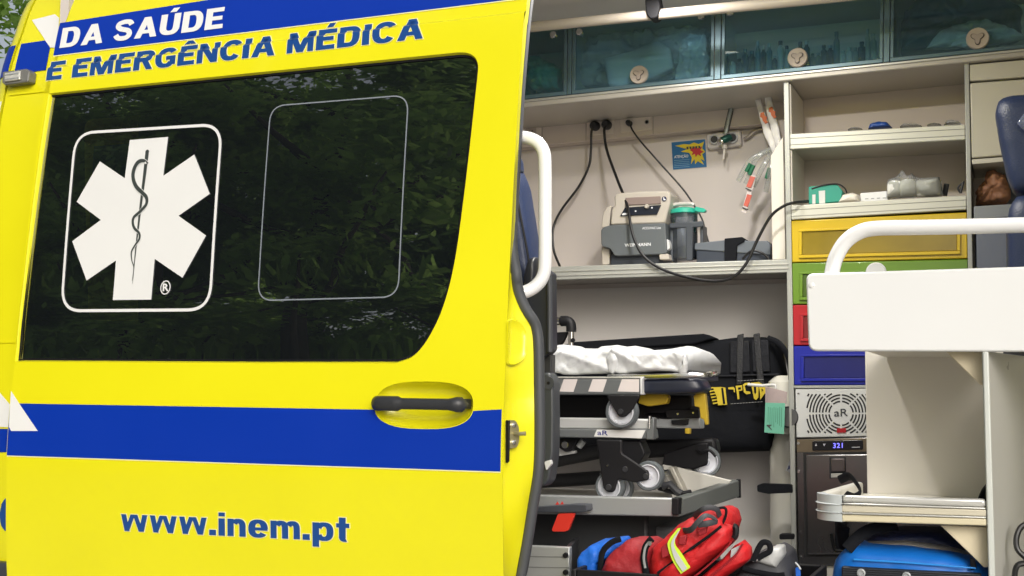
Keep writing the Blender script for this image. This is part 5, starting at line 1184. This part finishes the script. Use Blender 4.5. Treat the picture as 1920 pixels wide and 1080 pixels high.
# folded guide plate
gp = [at(1240, 872, YL+.30), at(1270, 876, YL+.30), at(1380, 900, YL+.40), at(1300, 922, YL+.2), at(1280, 918, YL+.18), at(1258, 880, YL+.26)]
bm = bmesh.new(); poly3(bm, [at(1241, 871, YL+.34), at(1270, 876, YL+.34), at(1372, 901, YL+.34), at(1340, 935, YL+.34), at(1262, 940, YL+.34)], Vector((0, .01, 0))); mk('guide_plate', bm, mat('guide_beige', (.50, .49, .45), .4, vary=.05), lt, .003)
bm = bmesh.new(); poly3(bm, [at(1252, 876, YL+.30), at(1262, 875, YL+.30), at(1284, 922, YL+.30), at(1276, 924, YL+.30)], Vector((0, .04, 0))); mk('guide_edge', bm, mat('guide_edge', (.42, .40, .35), .4, metal=.3), lt, .003)
tubepx('guide_pin', [(1244, 888, YL+.2), (1254, 885, YL+.2)], .008, CHROME, lt, 1, 10)
tubepx('pedal', [(1242, 912, YL+.12), (1256, 908, YL+.12), (1270, 922, YL+.12), (1278, 926, YL+.12)], [.010]*4, DARK, lt, 0, 10)
tubepx('pedal_arm', [(1235, 915, YL+.14), (1270, 925, YL+.12), (1295, 922, YL+.14)], .006, BLACK, lt, 4, 8)
plate('tail_panel', fillet([(990, 952), (1076, 946), (1099, 947), (1100, 958), (1098, 960), (990, 961)], 2), YL-.055, .05, SLATE, lt, .004)
RED = mat('red_lever', (.62, .035, .02), .35, coat=.3, vary=.05)
bm = bmesh.new(); poly3(bm, [at(a, b, YL-.05) for a, b in fillet([(1046, 963), (1078, 962), (1066, 994), (1060, 997), (1036, 997), (1034, 993)], 3)], Vector((0, .012, 0))); mk('release_lever', bm, RED, lt, .004)
for a in (1041, 1050): plate('red_arrow', [(a, 947), (a+4, 940), (a+8, 947), (a+5.5, 947), (a+5.5, 950), (a+2.5, 950), (a+2.5, 947)], YL-.001, .001, RED, lt, 0)
bm = bmesh.new(); box(bm, -.60, at(1215, 1000, .74).x, .74, 1.30, FZ+.002, zf-.012); mk('pedestal', bm, mat('pedestal_dark', (.028, .03, .033), .5, vary=.1), lt, .01)
bm = bmesh.new(); box(bm, at(1215, 1000, .80).x, at(1290, 1000, .85).x, .82, 1.25, FZ+.002, zf-.06); mk('pedestal_skirt', bm, mat('skirt_grey', (.12, .125, .13), .5), lt, .01)
# --- grey drawer block on the floor
db = thing('step_drawer', (at(1040, 1060, .42).x, .5, FZ), 'low grey aluminium drawer block on the floor under the loading table', 'drawer unit')
plate('front', [(960, 1022), (1068, 1026), (1066, 1110), (960, 1108)], .42, .02, mat('drawer_grey', (.33, .34, .34), .4, metal=.3, vary=.05), db, .003)
for k, y in enumerate((1042, 1062, 1082)): plate('groove', [(960, y), (1067, y+1.5), (1067, y+3.5), (960, y+2)], .4185, .002, mat('groove_dark', (.16, .165, .165), .5), db, 0)
for px in ((1061, 1041), (1061, 1073)): lathe('rubber_stop', at(*px, .42), (0, -1, 0), [(0, .007), (.006, .006)], BLACK, db, 12)
c1, c2 = at(1069, 1026, .43), at(1094, 1038, .60)
bm = bmesh.new(); poly3(bm, [Vector((c1.x, .43, FZ)), Vector((c1.x, .43, c1.z)), Vector((c2.x-.02, .62, c1.z)), Vector((c2.x-.02, .62, FZ))], Vector((-.012, 0, 0))); mk('side_panel', bm, DARK, db, .001)

# ================================================================== BAGS BY THE DOOR
cr = thing('bag_crate', (at(1240, 1078, .34).x, .45, FZ), 'black open crate on the floor holding the red and blue bags', 'crate')
zr = at(1240, 1076, .30).z; xa, xb = at(1086, 1076, .30).x, at(1500, 1076, .30).x
bm = bmesh.new(); box(bm, xa, xb, .28, .295, FZ+.002, zr); mk('front_wall', bm, BLACK, cr, .003)
bm = bmesh.new(); box(bm, xa, xb, .60, .615, FZ+.002, zr); mk('back_wall', bm, BLACK, cr, .003)
for xx in (xa-.013, xb+.001):
    bm = bmesh.new(); box(bm, xx, xx+.012, .28, .615, FZ+.002, zr); mk('side_wall', bm, BLACK, cr, .003)
bm = bmesh.new(); box(bm, xa, xb, .296, .599, FZ+.003, FZ+.02); mk('base', bm, BLACK, cr, .002)
def zb(p): return (1000+p[0]/3.692, 900+p[1]/3.692)
bp_ = thing('pouch', at(1130, 1080, .45), 'small blue nylon pouch with black zip standing in the crate', 'pouch')
pillow('body', [zb(p) for p in ((355, 720), (355, 520), (370, 480), (460, 412), (560, 402), (630, 405), (640, 440), (600, 500), (520, 560), (490, 720))], .44, .16, BLUF, bp_, p=4, wr=.011, ws=16, n=60, seed=1)
tubepx('zip', [(*zb(p), .355) for p in ((605, 408), (545, 430), (490, 480), (470, 540), (465, 640), (468, 700))], .007, BLKF, bp_, 6, 8, .4)
rp = thing('pouch', at(1180, 1080, .45), 'dark red nylon pouch with black zip between blue pouch and red backpack', 'pouch')
pillow('body', [zb(p) for p in ((530, 740), (525, 600), (560, 530), (620, 450), (680, 410), (740, 390), (830, 400), (880, 430), (900, 560), (890, 740))], .42, .20, DREDF, rp, p=3.6, wr=.012, ws=15, n=70, seed=2)
tubepx('zip', [(*zb(p), .318) for p in ((822, 405), (800, 430), (775, 470), (765, 540), (775, 610), (790, 690))], .008, BLKF, rp, 6, 8, .4)
tubepx('zip_teeth', [(*zb(p), .311) for p in ((800, 430), (775, 470), (765, 540), (775, 610))], .003, GREYP, rp, 6, 6, .5)
lathe('zip_pull', at(*zb((808, 438)), .312), (0, -1, 0), [(0, .006), (.004, .005)], CHROME, rp, 10)
bk = thing('backpack', at(1310, 1080, .42), 'bright red emergency backpack with lime reflective band lying in the crate', 'backpack')
pillow('body', [zb(p) for p in ((830, 740), (850, 600), (890, 450), (960, 380), (1040, 310), (1120, 250), (1230, 205), (1330, 190), (1375, 220), (1400, 290), (1380, 420), (1300, 500), (1180, 590), (1080, 680), (1040, 760))], .42, .26, REDF, bk, p=3.4, wr=.013, ws=15, n=90, seed=3, rings=12)
pillow('front_pocket', [zb(p) for p in ((860, 700), (880, 640), (1000, 550), (1120, 460), (1240, 380), (1330, 300), (1385, 330), (1375, 420), (1290, 500), (1160, 600), (1060, 690), (1000, 760))], .335, .13, REDF, bk, p=3.0, wr=.009, ws=16, n=80, seed=4)
pillow('flap_pocket', [zb(p) for p in ((1080, 740), (1200, 640), (1330, 530), (1400, 450), (1460, 415), (1505, 470), (1510, 540), (1440, 600), (1330, 680), (1240, 750))], .36, .10, REDF, bk, p=2.8, wr=.006, ws=12, n=70, seed=5)
tubepx('seam_zip', [(*zb(p), .285) for p in ((860, 645), (980, 560), (1100, 470), (1220, 385), (1300, 320))], .0035, BLKF, bk, 6, 6)
tubepx('top_piping', [(*zb(p), .33) for p in ((1240, 206), (1320, 192), (1335, 230), (1310, 300), (1260, 350))], .0032, BLKF, bk, 6, 6)
def band(px, Y, m, nm):
    L = [at(*zb(p), Y) for p in px]; k = len(L)//2; bm = bmesh.new()
    A = spline(L[:k], 5); B = spline(L[k:], 5); vs1 = [bm.verts.new(p) for p in A]; vs2 = [bm.verts.new(p) for p in B]
    for i in range(len(A)-1): bm.faces.new((vs1[i], vs1[i+1], vs2[i+1], vs2[i]))
    bmesh.ops.solidify(bm, geom=bm.faces[:], thickness=.003); mk(nm, bm, m, bk, angle=60)
band([(1000, 335), (935, 420), (935, 480), (970, 570), (1022, 650), (1022, 330), (985, 400), (985, 450), (1022, 500), (1088, 605)], .262, LIME, 'lime_band')
band([(1003, 355), (957, 425), (957, 480), (985, 560), (1035, 635), (1016, 345), (978, 420), (978, 470), (1010, 525), (1066, 610)], .257, REFL, 'reflective_strip')
tubepx('carry_strap', [(*zb(p), y) for p, y in (((1040, 350), .30), ((1090, 345), .25), ((1140, 290), .24), ((1200, 245), .25), ((1270, 280), .27), ((1210, 300), .25), ((1140, 310), .25))], .007, GRYF, bk, 6, 10, .35)
tubepx('carry_strap', [(*zb(p), y) for p, y in (((1115, 255), .33), ((1160, 210), .29), ((1220, 190), .29), ((1270, 205), .30), ((1290, 250), .32))], .0065, GRYF, bk, 6, 10, .35)
for q in ([(1008, 392), (1062, 380), (1050, 452), (1003, 447)], [(1133, 352), (1204, 318), (1192, 372), (1143, 388)], [(880, 470), (930, 430), (945, 520), (890, 545)]):
    plate('patch', [zb(p) for p in q], .268, .012, DREDF, bk, .002)
tubepx('side_seam', [(*zb(p), .30) for p in ((1090, 690), (1200, 600), (1300, 510), (1370, 430))], .0022, DREDF, bk, 6, 6)
tubepx('pocket_seam', [(*zb(p), .30) for p in ((1190, 700), (1310, 600), (1400, 520), (1450, 440))], .0025, DREDF, bk, 6, 6)
tubepx('side_buckle', [(*zb(p), .33) for p in ((1385, 320), (1402, 330), (1400, 380), (1385, 400))], .007, BLACK, bk, 4, 8)
plate('mesh_pocket', [zb(p) for p in ((1370, 480), (1435, 450), (1410, 500), (1365, 540))], .305, .004, SILV, bk, 0)
gb_ = thing('shoulder_bag', at(1450, 1080, .5), 'dark grey shoulder bag with silver top beside the red backpack', 'bag')
pillow('body', [zb(p) for p in ((1400, 740), (1420, 640), (1490, 560), (1600, 480), (1720, 440), (1790, 490), (1815, 600), (1830, 740))], .46, .20, GRYF, gb_, p=3.6, wr=.006, ws=12, n=70, seed=6)
pillow('silver_top', [zb(p) for p in ((1520, 560), (1600, 490), (1690, 445), (1740, 450), (1745, 510), (1700, 605), (1620, 585))], .39, .08, SILV, gb_, p=3, wr=.006, ws=16, n=50, seed=7)
tubepx('strap', [(*zb(p), .345) for p in ((1520, 560), (1560, 470), (1590, 432), (1630, 440), (1638, 490), (1590, 520), (1550, 545))], .0065, BLKF, gb_, 6, 8, .35)
tubepx('zip', [(*zb(p), .355) for p in ((1450, 610), (1560, 640), (1680, 660), (1740, 655))], .006, BLKF, gb_, 5, 8, .5)
tubepx('metal_clip', [(*zb(p), .37) for p in ((1812, 570), (1835, 595), (1850, 620))], .0025, GREYP, gb_, 4, 8)
plate('blue_tag', [zb(p) for p in ((1815, 610), (1845, 600), (1850, 665), (1818, 680))], .40, .004, BLUF, gb_, 0)

# ================================================================== PARTITION UNIT BY THE DOOR
pu = thing('partition_unit', (at(1720, 1080, .55).x, .55, FZ), 'white partition unit with hand rail and aluminium-edged tray shelf', 'partition')
YP = .30
plate('front_board', fillet([(1511, 513), (2100, 494), (2100, 660), (1516, 658)], [14, 0, 0, 16]), YP, .022, WHITE, pu, .004)
lathe('board_screw_cap', at(1522, 535, YP), (0, -1, 0), [(0, .0065), (.002, .006), (.003, .003)], WTUBE, pu, 14)
tubepx('hand_rail', [(1558, 530, YP+.035), (1560, 512, YP+.035), (1567, 484, YP+.035), (1585, 454, YP+.035), (1612, 435, YP+.035), (1645, 428, YP+.035), (1720, 426.5, YP+.035), (1820, 424.5, YP+.035), (1920, 422, YP+.035), (2080, 418, YP+.035)], .0165, WTUBE, pu, 6, 18)
YQ = .78
plate('back_panel', [(1621, 600), (1880, 600), (1888, 1100), (1629, 1100)], YQ, .018, mat('panel_cream', (.74, .71, .65), .45, vary=.07, vscale=2.5), pu, .002)
# upright on the near edge and the slanted grey side beyond it
plate('upright', [(1842, 659), (1853.5, 659), (1867, 1110), (1854, 1110)], YP+.002, .022, mat('upright_grey', (.58, .61, .58), .4, vary=.02), pu, .003)
bm = bmesh.new(); t0, t1 = at(1852, 659, YP+.012), at(1866, 1110, YP+.012)
poly3(bm, [t0, t1, Vector((t1.x+.10, YP+.42, t1.z)), Vector((t0.x+.10, YP+.42, t0.z))], Vector((-.012, 0, 0))); mk('side_panel', bm, mat('side_grey', (.50, .50, .47), .3, coat=.4, vary=.04), pu, .001)
bm = bmesh.new(); poly3(bm, [Vector((t1.x+.10, YP+.42, t1.z)), Vector((t1.x+.5, YP+.62, t1.z)), Vector((t0.x+.5, YP+.62, t0.z)), Vector((t0.x+.10, YP+.42, t0.z))], Vector((0, .012, 0))); mk('side_panel', bm, mat('side_grey', (.50, .50, .47), .3), pu, .001)
plate('top_board', [(1622, 645), (1860, 645), (1860, 657), (1622, 657)], YP+.024, YQ-YP-.026, mat('under_board', (.60, .58, .52), .45), pu, 0)
GUS = mat('gusset_cream', (.72, .64, .46), .45, vary=.03)
plate('gusset', [(1774, 659), (1846, 659), (1845, 721), (1838, 722)], YP+.05, .016, GUS, pu, .002)
plate('gusset', [(1762, 984), (1852, 988), (1856, 1063), (1845, 1064)], YP+.04, .016, GUS, pu, .002)
# tray shelf
YTf = YP+.004
TR1 = mat('tray_profile_silver', (.66, .66, .63), .28, metal=.45, vary=.03)
plate('tray_rim_top', [(1578, 929), (1847, 936), (1848, 951), (1578, 942)], YTf, .02, TR1, pu, .005)
plate('tray_bead', [(1578, 943), (1848, 952), (1848, 955), (1578, 946)], YTf-.003, .02, TR1, pu, .002)
plate('tray_face', [(1578, 947), (1849, 956), (1849, 968), (1578, 960)], YTf+.001, .018, mat('tray_face_cream', (.62, .58, .46), .4, metal=.2, vary=.03), pu, .002)
plate('tray_bead', [(1578, 960.5), (1849, 969), (1849, 972), (1578, 964)], YTf-.003, .02, TR1, pu, .002)
plate('tray_lip', [(1578, 964.5), (1849, 972.5), (1850, 986), (1578, 978)], YTf+.001, .018, mat('tray_lip_cream', (.66, .60, .42), .4, vary=.03), pu, .003)
CPC = mat('corner_grey', (.52, .56, .57), .4, vary=.03)
bm = bmesh.new(); f0, f1 = at(1579, 929, YTf), at(1579, 978, YTf); l0 = at(1530, 930, YTf+.05)
arcp = []
for k in range(9):
    t = math.pi/2*k/8; arcp.append((l0.x+(f0.x-l0.x)*(1-math.cos(t)), YTf-.004+.075*(1-math.sin(t))))
prev = None
for (x_, y_) in arcp:
    rr = [bm.verts.new((x_, y_, f1.z+(f0.z-f1.z)*v-(0 if v not in (.33, .66) else 0))) for v in (0, .1, .3, .33, .36, .62, .65, .68, .95, 1)]
    rr2 = bm.verts.new((x_+.016, y_+.016, f0.z)); rr3 = bm.verts.new((x_+.016, y_+.016, f1.z)); L_ = [rr3]+rr+[rr2]
    for j in (4, 7): L_[j].co.x -= .003; L_[j].co.y -= .003
    if prev:
        for j in range(len(L_)): bm.faces.new((prev[j], prev[(j+1) % len(L_)], L_[(j+1) % len(L_)], L_[j]))
    prev = L_
mk('tray_corner', bm, CPC, pu, angle=50)
e0 = Vector((arcp[0][0], arcp[0][1], 0)); e1 = at(1624, 884, YQ-.01)
bm = bmesh.new(); poly3(bm, [Vector((e0.x, e0.y, f1.z)), Vector((e0.x, e0.y, f0.z)), Vector((e1.x-.03, YQ-.002, f0.z)), Vector((e1.x-.03, YQ-.002, f1.z))], Vector((.022, 0, 0))); mk('tray_side', bm, mat('tray_side_cream', (.60, .59, .54), .4, vary=.03), pu, .006)
bm = bmesh.new(); zt2 = f0.z-.028; poly3(bm, [(e0.x+.022, e0.y+.01, zt2), (f0.x, YTf+.02, zt2), (at(1846, 936, YTf).x, YTf+.02, zt2), (at(1850, 900, YQ).x, YQ-.002, zt2), (e1.x-.008, YQ-.002, zt2)], Vector((0, 0, -.012))); mk('tray_floor', bm, mat('tray_floor_cream', (.62, .60, .53), .4, vary=.04), pu, 0)
ts = thing('tray_strap', at(1600, 920, .6), 'black webbing strap hanging over the tray side rim', 'strap')
tubepx('webbing', [(1574, 900, .52), (1592, 893, .50), (1605, 905, .46), (1613, 922, .44), (1600, 930, .43), (1585, 926, .42)], .010, BLKF, ts, 6, 8, .3)
tubepx('webbing_tail', [(1582, 986, .40), (1580, 1000, .42), (1585, 1030, .44)], .014, BLKF, ts, 4, 8, .3)
dk = soft('dark_pouch', [(1832, 938), (1840, 918), (1850, 905), (1850, 940)], .55, .05, BLKF, 'small dark pouch in the tray corner by the upright', 'pouch', n=30, wr=.002)
hk = thing('hanging_strap', at(1562, 1030, 1.4), 'black flat strap with hook hanging in front of the steel cooler door', 'strap')
plate('webbing', [(1565, 975), (1586, 975), (1590, 1020), (1598, 1030), (1570, 1034), (1566, 1020)], 1.44, .01, BLKF, hk, .002)
tubepx('hook', [(1558, 1000, 1.43), (1561, 1015, 1.43), (1567, 1032, 1.43), (1590, 1030, 1.43)], .005, BLACK, hk, 4, 8)
# ================================================================== BLUE BAG UNDER THE TRAY
bb = thing('blue_kit_bag', (at(1710, 1080, .5).x, .55, FZ), 'bright blue kit bag with ribbed black front panel under the tray', 'bag')
pillow('body', [(1571, 1180), (1571, 1075), (1575, 1040), (1592, 1020), (1612, 1012), (1700, 1016), (1780, 1026), (1840, 1040), (1862, 1062), (1866, 1180)], .50, .30, mat('blue_vinyl', (.005, .15, .58), .4, bump=.25, bscale=10, vary=.1), bb, p=7, wr=.004, ws=10, n=90, rad=6)
pillow('grey_top', [(1600, 1026), (1630, 1012), (1700, 1009), (1780, 1019), (1846, 1042), (1846, 1050), (1780, 1032), (1700, 1022), (1620, 1022)], .50, .13, mat('grey_trim', (.26, .24, .21), .6, bump=.4, bscale=14), bb, p=4, wr=.004, ws=12, n=70)
pillow('navy_lid', [(1612, 1016), (1640, 996), (1690, 990), (1760, 991), (1810, 1008), (1842, 1036), (1780, 1020), (1700, 1012)], .56, .20, mat('navy_mesh', (.012, .018, .06), .5, bump=.5, bscale=60, vary=.2), bb, p=4, wr=.004, ws=12, n=70)
tubepx('strap', [(1588, 1030, .36), (1606, 1010, .37), (1634, 992, .40), (1680, 985, .46)], .013, BLKF, bb, 5, 8, .35)
plate('side_strap', [(1818, 1046), (1827, 1049), (1832, 1066), (1820, 1070)], .345, .01, BLKF, bb, .002)
pf = plate('ribbed_panel', [(1578, 1062), (1840, 1076), (1842, 1180), (1578, 1180)], .338, .02, mat('rib_black', (.016, .018, .022), .5), bb, .003)
for k in range(7): plate('rib', [(1580, 1064+k*4), (1838, 1078+k*4), (1838, 1080+k*4), (1580, 1066+k*4)], .334, .006, mat('rib_grey', (.035, .04, .05), .45), bb, .001)
for px in ((1615, 1074), (1700, 1080)): lathe('eyelet', at(*px, .334), (0, -1, 0), [(0, .009), (.004, .009), (.005, .006), (.002, .004)], GREYP, bb, 16)
plate('blue_top_piping', [(1600, 1047), (1700, 1053), (1830, 1064), (1830, 1067), (1700, 1057), (1600, 1051)], .342, .004, mat('blue_piping', (.02, .25, .75), .35), bb, .001)
cbx = thing('coiled_cable', at(1915, 1080, .4), 'black coiled cable lying beside the grey partition side', 'cable')
tubepx('coil', [(1934, 980, .40), (1915, 988, .39), (1906, 1008, .38), (1908, 1030, .37), (1922, 1045, .37), (1930, 1055, .36), (1908, 1060, .35), (1903, 1085, .35), (1915, 1120, .35)], .006, CAB, cbx, 6, 10)
